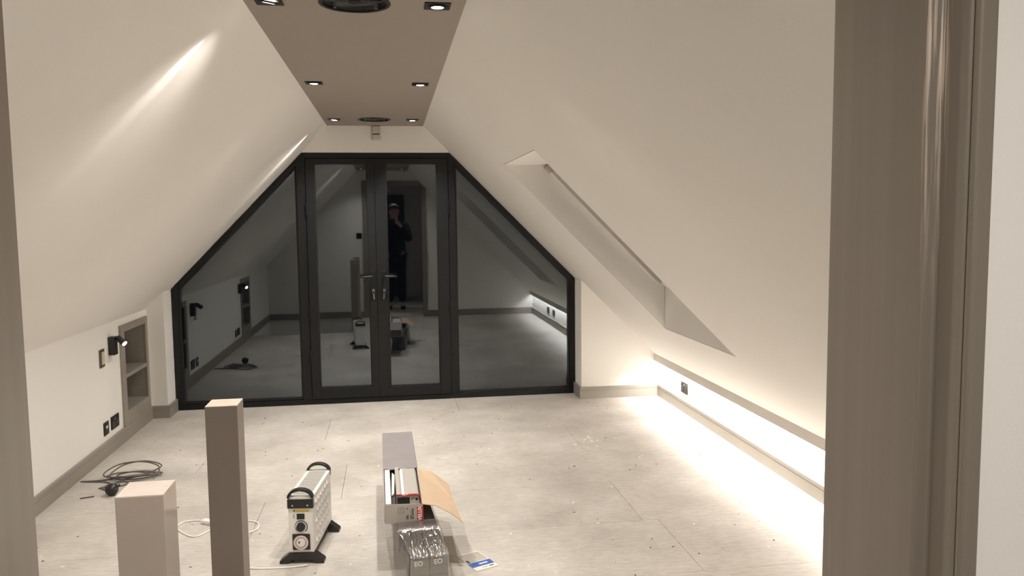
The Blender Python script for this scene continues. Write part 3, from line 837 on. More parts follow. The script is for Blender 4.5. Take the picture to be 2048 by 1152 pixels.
wall_spot(3.20, 0.692, 'lit black wall spotlight seen only mirrored in the left glass panel', 0.45)

# ------------------------------------------------------------------ newel posts
M['pale_raw'] = plain('pale_pink_bare_timber', (0.86, 0.75, 0.68), 0.35, bump=0.1, bscale=30, var=0.06, vscale=20, coat=0.6)
def newel(y0, y1, mat, label, top='raw'):
    x0, x1, zt = -0.5375, -0.448, 0.975
    t = empty('newel_post', ((x0+x1)/2, (y0+y1)/2, 0.0), label=label, cat='post', group='square newel posts beside the stairwell')
    hx, hy = (x1-x0)/2, (y1-y0)/2
    MB().box(-hx, hx, -hy, hy, -0.35, zt-0.0015).build('shaft', mat, t, bevel=0.0012)
    MB().box(-hx+0.0006, hx-0.0006, -hy+0.0006, hy-0.0006, zt-0.0015, zt).build('end_grain', M[top], t)
    return t
newel(2.346, 2.440, M['post'], 'taupe painted square newel post with a bare top, taller looking of the pair')
newel(1.592, 1.682, M['wrapped'], 'glossy wrapped square newel post with a pink bare top, nearest the camera', 'pale_raw')

# ------------------------------------------------------------------ convector heater
def heater():
    t = empty('convector_heater', (-0.420, 3.500, 0.0), rz=R_(-7.2), label='white convector heater with black handles and feet standing on the floor', cat='heater')
    W, L, Z0, Z1 = 0.054, 0.385, 0.047, 0.300
    HW = M['heater_white']
    # end panels
    MB().box(-W, W, 0.0, 0.012, Z0, Z1).build('end_panel', HW, t, bevel=0.003)
    MB().box(-W, W, L-0.012, L, Z0, Z1).build('end_panel', HW, t, bevel=0.003)
    # side panels with pressed lozenges
    for s in (-1, 1):
        m = MB()
        m.box(s*W-0.0015, s*W+0.0015, 0.012, L-0.012, Z0+0.004, Z1-0.002)
        sp = m.build('side_panel', HW, t, bevel=0.001)
        q = MB()
        nx, nz = 6, 5
        for i in range(nx):
            for j in range(nz):
                yc = 0.05 + (L-0.10)*(i + (0.5 if j % 2 else 0.0))/nx
                zc = Z0 + 0.035 + (Z1-Z0-0.075)*j/(nz-1)
                a, b, h = 0.021, 0.021, 0.0085
                xs = s*(W+0.0014)
                q.add([(xs, yc-a, zc), (xs, yc, zc-b), (xs, yc+a, zc), (xs, yc, zc+b), (xs+s*h, yc, zc)],
                      [(0, 1, 4), (1, 2, 4), (2, 3, 4), (3, 0, 4)])
        q.build('pressed_lozenges', HW, sp)['kind'] = 'stuff'
    # top grille
    MB().box(-W, -W+0.013, 0.012, L-0.012, Z1-0.012, Z1).build('top_rail', HW, t, bevel=0.002)
    MB().box(W-0.013, W, 0.012, L-0.012, Z1-0.012, Z1).build('top_rail', HW, t, bevel=0.002)
    MB().box(-W+0.012, W-0.012, 0.012, L-0.012, Z1-0.040, Z1-0.030).build('grille_back', M['black'], t)
    MB().box(-W+0.012, W-0.012, 0.012, 0.030, Z1-0.012, Z1).build('top_strip', HW, t)
    MB().box(-W+0.012, W-0.012, L-0.030, L-0.012, Z1-0.012, Z1).build('top_strip', HW, t)
    n = 21
    for i in range(n):
        y = 0.037 + (L-0.074)*i/(n-1)
        MB().box(-W+0.012, W-0.012, y-0.0017, y+0.0017, Z1-0.006, Z1-0.001).build('grille_slat', HW, t)
    # bottom grille bars and element
    MB().box(-W+0.004, W-0.004, 0.012, L-0.012, Z0+0.02, Z0+0.03).build('bottom_tray', M['grey_metal'], t)
    # handles
    for (y0, y1) in ((-0.006, 0.020), (L-0.020, L+0.006)):
        front = y0 < 0
        pts = []
        for k in range(15):
            a = PI*k/14
            pts.append((-0.052*math.cos(a), (y0+y1)/2, Z1-0.006 + 0.036*math.sin(a)))
        h = MB()
        for k in range(14):
            p, q = Vector(pts[k]), Vector(pts[k+1])
            c = (p+q)/2; d = (q-p)
            h.obox(c, d, (0, 1, 0), d.cross(Vector((0, 1, 0))), d.length/2+0.0015, 0.013, 0.0055)
        zz = Z1-0.052 if front else Z1-0.03
        h.box(-W-0.002, W+0.002, y0, y1-0.004, zz, Z1-0.012) if front else h.box(-W-0.002, W+0.002, y0+0.004, y1, zz, Z1-0.002)
        ho = h.build('handle', M['black_plastic'], t, bevel=0.0015)
        if front:
            for sx in (-0.033, 0.033):
                MB().cyl((sx, y0-0.002, Z1-0.038), (sx, y0+0.002, Z1-0.038), 0.0035, n=12).build('screw', M['chrome'], ho)
    # feet
    for y in (0.014, L-0.022):
        poly = [(-0.097, 0.0), (-0.097, 0.012), (-0.052, Z0), (0.052, Z0), (0.097, 0.012), (0.097, 0.0), (0.060, 0.0), (0.040, 0.016), (-0.040, 0.016), (-0.060, 0.0)]
        MB().prism([(x, y-0.024, z) for x, z in poly], (0, 0.048, 0)).build('foot', M['black_plastic'], t, bevel=0.002)
    # control panel
    MB().box(-0.032, 0.036, -0.0008, 0.001, 0.231, 0.242).build('warning_sticker', M['yellow'], t)
    MB().box(-0.030, -0.026, -0.0012, 0.001, 0.233, 0.240).build('sticker_mark', M['ink'], t)
    sw_ = MB().box(-0.017, 0.017, -0.003, 0.001, 0.198, 0.223).build('switch_frame', M['black_plastic'], t, bevel=0.001)
    MB().box(-0.012, 0.012, -0.0065, -0.002, 0.201, 0.220).build('rocker', M['black_plastic'], sw_, bevel=0.001)
    for z in (0.203, 0.210, 0.217):
        MB().box(-0.032, -0.027, -0.0006, 0.001, z, z+0.003).build('printed_mark', M['ink'], t)
    kb = MB().cyl((0, 0.001, 0.164), (0, -0.014, 0.164), 0.0195, 0.018, 28).build('thermostat_knob', M['black_plastic'], t)
    arc_ = MB()
    for k in range(28):
        a = R_(-48 + 276*k/28); b = R_(-48 + 276*(k+1)/28)
        r0 = 0.0255; r1 = 0.0275 + 0.002*(1-k/27)
        arc_.prism([(r0*math.cos(a), 0.0005, 0.164+r0*math.sin(a)), (r1*math.cos(a), 0.0005, 0.164+r1*math.sin(a)), (r1*math.cos(b), 0.0005, 0.164+r1*math.sin(b)), (r0*math.cos(b), 0.0005, 0.164+r0*math.sin(b))], (0, -0.001, 0))
    arc_.build('dial_scale', M['ink'], t)
    tb = MB().box(-0.0385, 0.0385, -0.006, 0.001, 0.060, 0.132).build('timer_housing', M['black_plastic'], t, bevel=0.004)
    MB().ring((0, -0.011, 0.096), (0, 1, 0), 0.021, 0.031, 0.006, 36).build('timer_ring', M['dial_pink'], tb)
    for k in range(24):
        a = 2*PI*k/24
        c = Vector((0.0295*math.cos(a), -0.0115, 0.096 + 0.0295*math.sin(a)))
        MB().obox(c, (math.cos(a), 0, math.sin(a)), (0, 1, 0), (-math.sin(a), 0, math.cos(a)), 0.003, 0.001, 0.0022).build('timer_pin', M['white_plastic'], tb)
    MB().cyl((0, -0.005, 0.096), (0, -0.013, 0.096), 0.0205, 0.019, 28).build('timer_dial', M['white_plastic'], tb)
    MB().box(-0.010, -0.004, -0.0145, -0.012, 0.094, 0.103).build('pointer', M['dark_chip'], tb)
    return t
heater()

# ------------------------------------------------------------------ boxes
def board_box(name, o, ang, W, L, z0, z1, mat, label, group, n=6):
    """closed long carton with slightly uneven top edge; o = front-left corner on plan"""
    t = empty(name, (o[0], o[1], z0), rz=ang, label=label, cat='box', group=group)
    return t
GREY = M['dark_card']
G1 = 'long dark cartons stacked under the film'
def long_box(o, ang, W, L, z0, z1, label, eo=None):
    t = empty('long_carton', (o[0], o[1], z0), rz=ang, label=label, cat='box', group=G1)
    H = z1-z0-0.001
    MB().box(0.0008, W-0.0008, 0, L, 0.0004, H).build('carton_body', GREY, t, bevel=0.0025)
    # end flaps: two leaves with a joint
    MB().box(0.002, W-0.002, -0.002, 0.0005, 0.003, H*0.5-0.0006).build('end_flap', GREY, t, bevel=0.0006)
    MB().box(0.002, W-0.002, -0.002, 0.0005, H*0.5+0.0006, H-0.003).build('end_flap', GREY, t, bevel=0.0006)
    if eo:
        text_mesh('printed_letters', 'EO', 0.027, M['white_ink'], t, (W*eo[0], -0.0024, H*eo[1]), (1, 0.0, 0.06), (-0.06, 0, 1), bold=0.0004)
    return t
AN = R_(4.0)
cx_, sx_ = math.cos(AN), math.sin(AN)
def offs(o, u, v): return (o[0] + cx_*u - sx_*v, o[1] + sx_*u + cx_*v)
oB = (0.049, 3.115)
long_box(oB, AN, 0.0745, 0.92, 0.0755, 0.150, 'long dark carton marked EO, left of the upper pair', (0.40, 0.66))
long_box(offs(oB, 0.0755, 0.0), AN, 0.0745, 0.92, 0.0755, 0.150, 'long dark carton marked EO, right of the upper pair', (0.45, 0.70))
long_box(offs(oB, 0.002, 0.004), AN, 0.0745, 0.92, 0.0, 0.075, 'long dark carton at floor level, left of the lowest pair')
long_box(offs(oB, 0.0775, 0.004), AN, 0.0745, 0.92, 0.0, 0.075, 'long dark carton at floor level, right of the lowest pair')
oA = offs(oB, -0.036, 0.115)
long_box(oA, AN, 0.163, 0.86, 0.1505, 0.2245, 'wide dark carton under film, directly below the opened box')

# opened box
def opened_box():
    ang = R_(0.9)
    t = empty('opened_carton', (-0.055, 3.318, 0.225), rz=ang, label='opened long carton with a brown flap folded out and a red label on its end', cat='box')
    W, L, H, LO = 0.163, 1.17, 0.072, 0.50
    th = 0.003
    b = lambda nm, mat, *a: MB().box(*a).build(nm, mat, t, bevel=0.0006)
    b('base', M['grey_card'], 0, W, 0, L, 0.0005, th)
    b('side_wall', M['grey_card'], 0, th, 0, L, th, H)
    b('side_wall', M['grey_card'], W-th, W, 0, L, th, H)
    b('end_wall', GREY, th, W-th, L-th, L, th, H)
    # closed part of the lid with torn edge
    xs = [i/12 for i in range(13)]
    tear = [0.0, 0.004, -0.005, -0.010, -0.004, 0.003, -0.003, 0.005, 0.001, -0.004, 0.003, -0.002, 0.006]
    poly = [(W*x, LO + tr, H) for x, tr in zip(xs, tear)] + [(W, L, H), (0, L, H)]
    MB().prism(poly, (0, 0, 0.003)).build('lid', M['lid_card'], t)
    MB().prism([(-0.001, LO, 0.002), (-0.001, L, 0.002), (-0.001, L, H), (-0.001, LO, H)], (-0.0015, 0, 0)).build('lid_edge', M['lid_card'], t)
    MB().prism([(W+0.001, LO, 0.002), (W+0.001, L, 0.002), (W+0.001, L, H), (W+0.001, LO, H)], (0.0015, 0, 0)).build('lid_edge', M['lid_card'], t)
    # brown flap folded out to the right
    out = Vector((0.148, 0, -0.073))
    prof = [(0.0, 0.0), (0.0, LO-0.005), (0.45, LO-0.02), (1.0, LO-0.055), (1.0, 0.24), (0.97, 0.235), (1.02, 0.225), (1.0, 0.205), (1.05, 0.16), (1.10, 0.0), (1.12, -0.03), (0.75, -0.008), (0.35, 0.0)]
    fp = []
    for a, y in prof:
        p = Vector((W, y, H)) + out*a
        p.z += 0.018*math.sin(min(a, 1.0)*PI)
        fp.append(p)
    fl = MB()
    n = len(fp)
    V = fp + [p + Vector((0.001, 0, -0.003)) for p in fp]
    bmm = bmesh.new(); vv = [bmm.verts.new(p) for p in fp]
    for i in range(n): bmm.edges.new((vv[i], vv[(i+1) % n]))
    bmesh.ops.triangle_fill(bmm, use_beauty=True, use_dissolve=False, edges=bmm.edges[:], normal=(0.4, 0, 1))
    bmm.verts.index_update()
    tri = [[v.index for v in f.verts] for f in bmm.faces]; bmm.free()
    fl.add(V, tri + [[i+n for i in reversed(f)] for f in tri] + [[i, (i+1) % n, (i+1) % n+n, i+n] for i in range(n)])
    fl.build('brown_flap', M['tan_card'], t)
    # tear in flap edge
    # end flap with printing
    ef = MB().prism([(0.000, -0.003, H+0.004), (0.012, -0.003, H+0.009), (W*0.92, -0.003, H+0.004), (W*0.95, -0.003, H-0.004), (W, -0.003, H-0.006), (W, -0.003, 0.002), (0.004, -0.003, -0.004)], (0, -0.0025, 0)).build('end_flap', M['grey_card'], t, bevel=0.0005)
    y = -0.0056
    MB().box(W-0.026, W-0.001, y-0.0004, y+0.0004, 0.004, 0.066).build('red_label', M['red'], ef)
    text_mesh('label_letters', 'VELUX', 0.0212, M['white_ink'], ef, (W-0.0135, y-0.0008, 0.035), (0, 0, 1), (-1, 0, 0), bold=0.0007)
    # printed square and marks
    for q in ((0.058, 0.082, 0.062, 0.063), (0.058, 0.082, 0.040, 0.041), (0.058, 0.059, 0.040, 0.063), (0.081, 0.082, 0.040, 0.063), (0.0695, 0.0703, 0.044, 0.059), (0.062, 0.078, 0.0510, 0.0516)):
        MB().box(q[0], q[1], y-0.0003, y+0.0004, q[2], q[3]).build('printed_line', M['ink'], ef)
    MB().cyl((0.097, y+0.0003, 0.058), (0.097, y-0.0004, 0.058), 0.0028, n=16).build('printed_dot', M['ink'], ef)
    for (xa, xb, za, zb) in ((0.091, 0.094, 0.012, 0.026), (0.096, 0.100, 0.012, 0.030), (0.110, 0.114, 0.012, 0.030), (0.117, 0.122, 0.012, 0.022), (0.117, 0.122, 0.026, 0.058), (0.111, 0.113, 0.034, 0.052)):
        MB().box(xa, xb, y-0.0003, y+0.0004, za, zb).build('printed_text_block', M['ink'], ef)
    # contents
    wb = MB().box(0.006, 0.030, 0.02, LO-0.01, 0.006, H+0.003).build('inner_white_carton', M['white_card'], t, bevel=0.001)
    b('gap_shade', M['dark_chip'], 0.031, 0.050, 0.05, LO, 0.006, 0.030)  # dark strip standing in for the shade in the gap beside the blind
    MB().prism([(0.034, 0.22, 0.034), (0.046, 0.24, 0.036), (0.052, 0.40, 0.070), (0.040, 0.44, 0.070)], (0, 0, 0.006)).build('loose_card', M['white_card'], t)
    return t
ob = opened_box()
# the metal blind inside is a thing of its own
def blind():
    t = empty('roller_blind', (-0.055, 3.318, 0.229), rz=R_(0.9), label='grey metal blind cassette with a red edge lying in the opened carton', cat='blind')
    x0, x1, y0, y1, H = 0.054, 0.155, 0.13, 0.52, 0.066
    prof = [(x0, 0.0), (x0, H+0.006), (x0+0.018, H+0.006), (x0+0.020, H-0.004), (x0+0.024, H-0.004), (x0+0.025, H), (x0+0.036, H), (x0+0.037, H+0.004), (x1-0.006, H+0.002), (x1, H-0.008), (x1, 0.0)]
    MB().prism([(x, y0, z) for x, z in prof], (0, y1-y0, 0)).build('casing', M['alu'], t, bevel=0.0008)
    MB().box(x0+0.024, x0+0.036, y0-0.001, y1, H-0.002, H+0.003).build('white_slat', M['white_card'], t)
    MB().box(x0+0.003, x0+0.058, y0-0.003, y0-0.0002, 0.004, H-0.010).build('dark_end', M['black_plastic'], t)
    ep = MB().box(x0+0.058, x1-0.002, y0-0.003, y0-0.0002, 0.004, H-0.008).build('end_plate', M['alu'], t)
    for (a, c, r) in ((0.088, 0.046, 0.006), (0.068, 0.047, 0.003), (0.076, 0.052, 0.0028), (0.074, 0.022, 0.003), (0.090, 0.024, 0.003), (0.066, 0.014, 0.004), (0.084, 0.013, 0.004)):
        MB().cyl((x0+a, y0-0.0028, c), (x0+a, y0-0.0036, c), r, n=14).build('hole', M['black'], ep)
    rd = MB().tube([(x0+0.001, y0-0.004, H+0.003), (x0+0.02, y0-0.004, H+0.004), (x0+0.035, y0-0.007, H-0.004), (x0+0.055, y0-0.005, H+0.003), (x1-0.012, y0-0.004, H+0.002), (x1-0.002, y0-0.004, H-0.004), (x1+0.001, y0-0.004, H-0.020)], 0.0040, 8)
    rd.build('red_edge_strip', M['red'], t)
    rt = MB().tube([(x1, y0-0.004, 0.030), (x1+0.006, y0-0.006, 0.022), (x1+0.002, y0-0.006, 0.014), (x1+0.008, y0-0.008, 0.016)], 0.0022, 6).build('red_ribbon', M['red'], t)
    return t
blind()

# plastic film over the lower cartons
def film():
    t = empty('plastic_film', (oB[0], oB[1], 0.0), rz=AN, label='clear crinkled plastic film wrapped over the dark cartons', cat='plastic film')
    rnd = random.Random(3)
    nu, nv = 90, 60
    # stations along the wrap: (y, z, left x, right x)
    st = [(0.195, 0.2285, -0.040, 0.131), (0.112, 0.2290, -0.040, 0.131), (0.107, 0.222, -0.040, 0.132), (-0.006, 0.155, -0.003, 0.154), (-0.010, 0.146, -0.003, 0.154), (-0.009, 0.003, -0.008, 0.158)]
    seglen = [0]
    for a, b in zip(st[:-1], st[1:]): seglen.append(seglen[-1] + math.dist(a[:2], b[:2]))
    def stat(s):
        for i in range(len(st)-1):
            if s <= seglen[i+1] + 1e-9:
                k = (s-seglen[i])/(seglen[i+1]-seglen[i]); return [st[i][q]*(1-k) + st[i+1][q]*k for q in range(4)]
        return list(st[-1])
    ph = [rnd.uniform(0, 6.28) for _ in range(8)]
    def rdg(t): return (1-abs(math.sin(t)))**3          # sharp crest
    def wr(u, v):
        k = 0.5+0.5*math.sin(4*u+3*v+ph[1])
        return 0.0050*rdg(11*u + 2.6*v + ph[0])*k + 0.0034*rdg(19*u - 3.4*v + ph[2])*(1-k) + 0.0018*rdg(37*u+6*v+ph[3])
    V = []; 
    for j in range(nv+1):
        s = seglen[-1]*j/nv
        y, z, xl, xr = stat(s)
        for i in range(nu+1):
            u = i/nu; x = xl + (xr-xl)*u
            bul = max(0.0, math.sin(PI*min(1, max(0, (s-seglen[2])/(seglen[3]-seglen[2]))))) if seglen[2] < s < seglen[3] else 0
            d = abs(wr(u, j/nv*3))*(0.5 + 2.2*bul)
            V.append((x, y - 0.8*d, z + 0.8*d))
    Fs = [(j*(nu+1)+i, j*(nu+1)+i+1, (j+1)*(nu+1)+i+1, (j+1)*(nu+1)+i) for j in range(nv) for i in range(nu)]
    o = MB().add(V, Fs, True).build('film_front', M['film'], t)
    for side in (-1, 1):
        V = []; nn, mm = 30, 24
        for j in range(mm+1):
            k = j/mm
            for i in range(nn+1):
                y = -0.008 + 0.60*i/nn
                top = (0.2285 if y < 0.19 else 0.222) if y > 0.11 else 0.152 + (y+0.008)/0.118*0.0765
                z = top*(1-k) + 0.003
                if side < 0:
                    xa = -0.040 if y > 0.11 else -0.003 - 0.037*(y+0.008)/0.118
                    x = xa - 0.004 - 0.018*k*k
                else:
                    xa = 0.131 if y > 0.11 else 0.154 - 0.023*(y+0.008)/0.118
                    x = xa + 0.003 + (0.158-xa)*min(1, k*1.6) + 0.006*k
                x += side*0.004*abs(math.sin(21*i/nn*3 + 5*k + ph[4])) * (0.3+k)
                V.append((x, y, z))
        Fs = [(j*(nn+1)+i, j*(nn+1)+i+1, (j+1)*(nn+1)+i+1, (j+1)*(nn+1)+i) for j in range(mm) for i in range(nn)]
        MB().add(V, Fs, True).build('film_side', M['film'], t)
    return t
film()

# ------------------------------------------------------------------ leaflet
def leaflet():
    c = [Vector((0.272, 3.449)), Vector((0.370, 3.488)), Vector((0.428, 3.318)), Vector((0.327, 3.275))]
    o = c[3]; ex = (c[2]-c[3]); W = ex.length; ang = math.atan2(ex.y, ex.x)
    L = (c[0]-c[3]).length
    t = empty('leaflet', (o.x, o.y, 0.0), rz=ang, label='small packet with a blue band and a clear window lying on the floor', cat='packet')
    MB().prism([(0, 0, 0.0006), (W, 0, 0.0006), (W-0.002, L, 0.0006), (0.002, L, 0.0006)], (0, 0, 0.003)).build('card', M['white_card'], t)
    MB().box(0.001, W-0.001, 0.034, 0.078, 0.0034, 0.0042).build('blue_band', M['blue'], t)
    MB().box(0.045, 0.085, 0.050, 0.060, 0.0040, 0.0046).build('white_print', M['white_ink'], t)
    MB().box(0.040, 0.066, 0.014, 0.020, 0.0034, 0.0040).build('grey_print', M['grey_card'], t)
    MB().box(0.074, 0.096, 0.014, 0.021, 0.0034, 0.0040).build('dark_print', M['ink'], t)
    MB().box(0.006, 0.018, 0.082, 0.110, 0.0034, 0.0042).build('dark_screws', M['dark_chip'], t)
    V = []
    n = 10
    for j in range(n+1):
        for i in range(n+1):
            u, v = i/n, j/n
            V.append((0.004 + (W-0.010)*u, 0.082 + (L-0.090)*v, 0.0045 + 0.006*math.sin(PI*u)*math.sin(PI*v) + 0.002*math.sin(13*u+9*v)*math.sin(PI*u)*math.sin(PI*v)))
    MB().add(V, [(j*(n+1)+i, j*(n+1)+i+1, (j+1)*(n+1)+i+1, (j+1)*(n+1)+i) for j in range(n) for i in range(n)], True).build('clear_window', M['film'], t)
    return t
leaflet()

# ------------------------------------------------------------------ cables
def smooth(pts, n=10):
    P = [Vector(p) for p in pts]; out = []
    for i in range(len(P)-1):
        p0 = P[max(i-1, 0)]; p1 = P[i]; p2 = P[i+1]; p3 = P[min(i+2, len(P)-1)]
        for k in range(n):
            t_ = k/n
            out.append(0.5*((2*p1) + (-p0+p2)*t_ + (2*p0-5*p1+4*p2-p3)*t_*t_ + (-p0+3*p1-3*p2+p3)*t_**3))
    out.append(P[-1])
    return out
def coil():
    t = empty('cable_coil', (-1.55, 4.85, 0.0), label='loose coil of thin grey cable on the floor by the left skirting', cat='cable')
    r = 0.0042
    base = [(-0.268, 0.005), (-0.15, 0.01), (-0.02, 0.06), (0.07, 0.10)]
    pts = [(x, y, r) for x, y in base]
    loops = [(0.02, 0.08, 0.15, 0.11), (0.035, 0.04, 0.115, 0.055), (0.0, 0.06, 0.16, 0.085), (-0.005, 0.0, 0.12, 0.05)]
    k = 0
    for (cx, cy, a, b) in loops:
        for q in range(8):
            an = 2*PI*q/8 + 0.6
            k += 1
            lift = r + 0.004 + 0.0007*k + (0.045*max(0, math.sin(an)) if a > 0.14 else 0.006*abs(math.sin(an)))
            pts.append((cx + a*math.cos(an), cy + b*math.sin(an), lift))
    pts += [(-0.02, -0.02, 0.012), (-0.06, -0.10, 0.010), (-0.10, -0.15, r), (-0.04, -0.19, r), (0.0, -0.20, 0.010)]
    MB().tube(smooth(pts, 8), r, 8).build('cable', M['grey_cable'], t)
    MB().tube(smooth([(-0.24, 0.0, r), (-0.12, -0.03, r), (-0.08, -0.09, 0.008), (-0.12, -0.14, r), (-0.06, -0.11, 0.012), (-0.03, -0.04, 0.010), (0.02, -0.08, r), (-0.03, -0.13, r)], 10), r*0.8, 8).build('cable_tail', M['grey_cable'], t)
    return t
coil()
tb_ = empty('lampholder_ball', (-1.560, 4.585, 0.0345), label='glossy black ball lying at the end of the grey cable', cat='ball')
MB().lathe((0, 0, 0), (0, 0, 1), [(0.0345*math.sin(PI*k/18)+0.00001, -0.0345*math.cos(PI*k/18)) for k in range(19)], 32).build('ball', M['black_plastic'], tb_)
MB().cyl((0.028, 0.012, 0.012), (0.040, 0.018, 0.016), 0.008, 0.006, 16).build('cable_gland', M['black_plastic'], tb_)

def cord():
    t = empty('heater_cord', (-0.42, 3.52, 0.0), label='white flex trailing from the heater across the floor with a white plug', cat='cord')
    r = 0.0036
    W_ = lambda x, y, z=0.0036: (x+0.42, y-3.52, z)
    p = [W_(-0.395, 3.46, 0.006), W_(-0.43, 3.455, 0.0045), W_(-0.50, 3.455), W_(-0.62, 3.470), W_(-0.74, 3.52), W_(-0.80, 3.62), W_(-0.74, 3.72), W_(-0.706, 3.80), W_(-0.72, 3.87), W_(-0.68, 3.93), W_(-0.69, 4.01), W_(-0.75, 4.05), W_(-0.84, 4.03), W_(-0.90, 3.96), W_(-0.955, 3.885), W_(-1.02, 3.93), W_(-1.075, 4.02), W_(-1.06, 4.09), W_(-1.00, 4.10), W_(-0.965, 4.085)]
    MB().tube(smooth(p, 10), r, 8).build('flex', M['white_cable'], t)
    MB().obox(W_(-0.925, 4.045, 0.011), (0.8, -0.5, 0), (0.5, 0.8, 0), (0, 0, 1), 0.045, 0.016, 0.010).build('plug', M['white_plastic'], t, bevel=0.004)
    return t
cord()

# small pieces of debris
def stick(pts, label, mat, wdt=0.006):
    a, b = Vector(pts[0]), Vector(pts[1])
    d = (b-a)
    o = MB().obox((a+b)/2 + Vector((0, 0, 0.0025)), d, d.cross(Vector((0, 0, 1))), (0, 0, 1), d.length/2, wdt/2, 0.0024).build('wood_sliver', mat, None, bevel=0.001)
    return tag(o, label, 'debris')
stick(((-1.715, 4.555, 0), (-1.650, 4.578, 0)), 'thin dark wooden sliver on the floor near the black ball', M['dark_chip'], 0.008)
def scatter(name, label, mat, n, region, smin, smax, seed, flat=False):
    rnd = random.Random(seed); m = MB()
    k = 0
    while k < n:
        x, y = region(rnd)
        if x < HX+0.02 and y < HY+0.03: continue
        if -0.55 < x < -0.28 and 3.4 < y < 4.0: continue
        if -0.15 < x < 0.26 and 3.05 < y < 4.5: continue
        s = rnd.uniform(smin, smax); a = rnd.uniform(0, PI); h = s*(0.12 if flat else 0.3)
        l = s*rnd.uniform(0.8, 2.4)
        nn = rnd.choice((4, 5, 6))
        poly = [(x + math.cos(a)*l*math.cos(2*PI*i/nn) - math.sin(a)*s*math.sin(2*PI*i/nn)*rnd.uniform(0.7, 1.2),
                 y + math.sin(a)*l*math.cos(2*PI*i/nn) + math.cos(a)*s*math.sin(2*PI*i/nn)*rnd.uniform(0.7, 1.2), 0.0003) for i in range(nn)]
        m.prism(poly, (0, 0, h)); k += 1
    return tag(m.build(name, mat), label, 'debris', kind='stuff')
uni = lambda r: (r.uniform(-1.78, 2.15), r.uniform(3.0, 6.3))
scatter('dark_crumbs', 'tiny dark crumbs and screw heads scattered over the floor', M['dark_chip'], 170, uni, 0.0018, 0.0048, 5)
scatter('pale_crumbs', 'tiny pale plaster flecks scattered over the floor', M['pale'], 120, uni, 0.002, 0.006, 6, True)
scatter('plaster_flakes', 'cluster of white plaster flakes on the floor right of centre', M['pale'], 16, lambda r: (r.gauss(1.33, 0.055), r.gauss(5.12, 0.10)), 0.004, 0.010, 8, True)

# ------------------------------------------------------------------ hall lamp
hlp = empty('hall_downlight', (0.0, -0.50, 2.40), label='hall ceiling lamp behind the camera', cat='downlight')
MB().ring((0, 0, -0.006), (0, 0, 1), 0.036, 0.048, 0.006, 28).build('rim', M['black'], hlp)
MB().cyl((0, 0, -0.003), (0, 0, 0.0), 0.036, n=24).build('lens', M['lens'], hlp)
light('hall_beam', 'SPOT', (0, 0, -0.02), (0.1, 0.45, -1), P_HALL, WARM, hlp, spot_size=R_(112), spot_blend=0.9, shadow_soft_size=0.03)

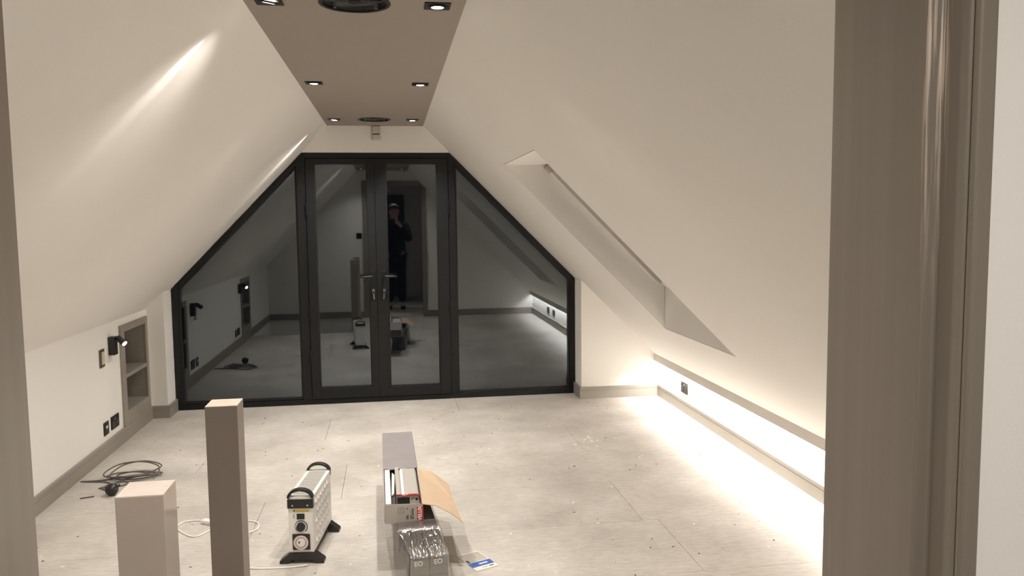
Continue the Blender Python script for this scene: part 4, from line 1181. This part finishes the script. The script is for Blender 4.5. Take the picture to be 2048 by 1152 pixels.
# ------------------------------------------------------------------ photographer (mirrored in the glass)
def skin_mesh(name, verts, edges, radii, mat, parent, root=0, sub=2):
    me = bpy.data.meshes.new(name)
    me.from_pydata(verts, edges, [])
    o = bpy.data.objects.new(name, me)
    COL.objects.link(o)
    md = o.modifiers.new('skin', 'SKIN'); md.use_smooth_shade = True
    if not me.skin_vertices: me.skin_vertices.new()
    for i, r in enumerate(radii):
        sv = me.skin_vertices[0].data[i]
        sv.radius = (r, r) if not isinstance(r, tuple) else r
        sv.use_root = (i == root)
    sd = o.modifiers.new('sub', 'SUBSURF'); sd.levels = sub; sd.render_levels = sub
    me.materials.append(mat)
    if parent: o.parent = parent
    return o
def person():
    t = empty('person', (0.06, -0.40, 0.0), label='person in dark clothes holding up a phone, mirrored in the right door', cat='person')
    V = []; Ed = []; Rd = []
    def v(x, y, z, r, prev=None):
        V.append((x, y, z)); Rd.append(r)
        if prev is not None: Ed.append((prev, len(V)-1))
        return len(V)-1
    pel_ = v(0, 0, 0.95, 0.13)
    waist = v(0, 0.0, 1.10, 0.12, pel_); chest = v(0, 0.01, 1.32, 0.13, waist)
    neck0 = v(0, 0.01, 1.46, 0.065, chest); neck1 = v(0, 0.03, 1.54, 0.055, neck0)
    jaw = v(0, 0.055, 1.60, 0.070, neck1); cran = v(0, 0.045, 1.685, 0.088, jaw); top = v(0, 0.035, 1.745, 0.055, cran)
    nose = v(0, 0.135, 1.655, 0.014, cran)
    for s in (-1, 1):
        v(s*0.090, 0.035, 1.655, 0.016, cran)
        sh = v(s*0.19, 0.0, 1.40, 0.06, chest); el = v(s*0.235, 0.13, 1.16, 0.045, sh)
        wr_ = v(s*0.125-0.03, 0.325, 1.425, 0.028, el)
        pm = v(s*0.100-0.045, 0.355, 1.465, 0.026, wr_)
        for k in range(4):
            z = 1.475 + 0.016*k - 0.012
            f1 = v(s*0.098-0.052+s*0.004*(1.5-abs(k-1.5)), 0.372, z+0.012, 0.0085, pm)
            f2 = v(s*0.088-0.055, 0.392, z+0.014, 0.0080, f1)
            v(s*0.072-0.055, 0.396, z+0.016, 0.0072, f2)
        th = v(s*0.075-0.045, 0.352, 1.450, 0.010, pm); v(s*0.055-0.050, 0.358, 1.462, 0.0085, th)
        hp = v(s*0.095, 0, 0.88, 0.09, pel_); kn = v(s*0.10, 0.015, 0.50, 0.06, hp); an = v(s*0.105, 0.0, 0.09, 0.042, kn); v(s*0.115, 0.12, 0.035, 0.032, an)
    skin_mesh('body', V, Ed, Rd, M['skin'], t, 0, 1)
    # jacket
    V.clear(); Ed.clear(); Rd.clear()
    p = v(0, 0, 0.86, 0.175); a = v(0, 0, 1.10, 0.165, p); c = v(0, 0.01, 1.32, 0.175, a); n_ = v(0, 0.015, 1.46, 0.09, c)
    for s in (-1, 1):
        sh = v(s*0.195, 0.0, 1.40, 0.085, c); el = v(s*0.238, 0.13, 1.16, 0.066, sh); v(s*0.132-0.03, 0.31, 1.405, 0.045, el)
    skin_mesh('jacket', V, Ed, Rd, M['jacket'], t, 0, 2)
    V.clear(); Ed.clear(); Rd.clear()
    p = v(0, 0, 0.93, 0.15)
    for s in (-1, 1):
        h = v(s*0.095, 0, 0.84, 0.105, p); k = v(s*0.10, 0.015, 0.50, 0.08, h); v(s*0.105, 0.005, 0.10, 0.068, k)
    skin_mesh('trousers', V, Ed, Rd, M['trousers'], t, 0, 2)
    for s in (-1, 1):
        m = MB()
        prof = [(-0.10, 0.035, 0.07), (-0.04, 0.044, 0.085), (0.06, 0.047, 0.07), (0.15, 0.044, 0.05), (0.19, 0.025, 0.035)]
        vs = []
        for (y, hw, h) in prof:
            vs += [(s*0.112-hw, y, 0.0), (s*0.112+hw, y, 0.0), (s*0.112+hw*0.8, y, h), (s*0.112-hw*0.8, y, h)]
        fs = [(4*i+k, 4*i+(k+1) % 4, 4*i+4+(k+1) % 4, 4*i+4+k) for i in range(4) for k in range(4)] + [(3, 2, 1, 0), (16, 17, 18, 19)]
        m.add(vs, fs).build('shoe', M['black'], t, bevel=0.008)
    # face details and hair
    for s in (-1, 1):
        MB().lathe((s*0.033, 0.116, 1.672), (0, 1, 0), [(0.0001, 0.012), (0.008, 0.010), (0.011, 0.004), (0.011, 0.0)], 14).build('eye', M['white_ink'], t)
        MB().lathe((s*0.033, 0.124, 1.672), (0, 1, 0), [(0.0001, 0.006), (0.004, 0.0055), (0.005, 0.002)], 12).build('iris', M['ink'], t)
    MB().tube([(-0.022, 0.112, 1.612), (0, 0.122, 1.609), (0.022, 0.112, 1.612)], 0.006, 8).build('mouth', M['red'], t)
    hr = MB()
    nL, nT = 8, 20
    vs = []
    for j in range(nL+1):
        th = R_(10 + 80*j/nL)
        for i in range(nT):
            a = PI*(0.12 + 0.0) + 2*PI*i/nT
            front = max(0.0, math.sin(2*PI*i/nT))
            th2 = th*(1-0.45*front)
            vs.append((0.097*math.sin(th2)*math.cos(2*PI*i/nT), 0.035 + 0.105*math.sin(th2)*math.sin(2*PI*i/nT)*0.98, 1.678 + 0.108*math.cos(th2)))
    hr.add(vs, [(j*nT+i, j*nT+(i+1) % nT, (j+1)*nT+(i+1) % nT, (j+1)*nT+i) for j in range(nL) for i in range(nT)] + [tuple(range(nT))], True)
    hr.build('hair', M['hair'], t)
    return t
person()
ph_ = empty('phone', (-0.0, -0.020, 1.492), label='dark phone held in both hands, mirrored in the right door', cat='phone')
MB().box(-0.076, 0.076, -0.004, 0.004, -0.037, 0.037).build('case', M['black_plastic'], ph_, bevel=0.003)
MB().box(-0.070, 0.070, -0.0048, -0.0038, -0.033, 0.033).build('screen', M['black'], ph_)
MB().cyl((0.0, 0.004, 0.008), (0.0, 0.0055, 0.008), 0.006, n=16).build('camera_lens', M['black'], ph_)
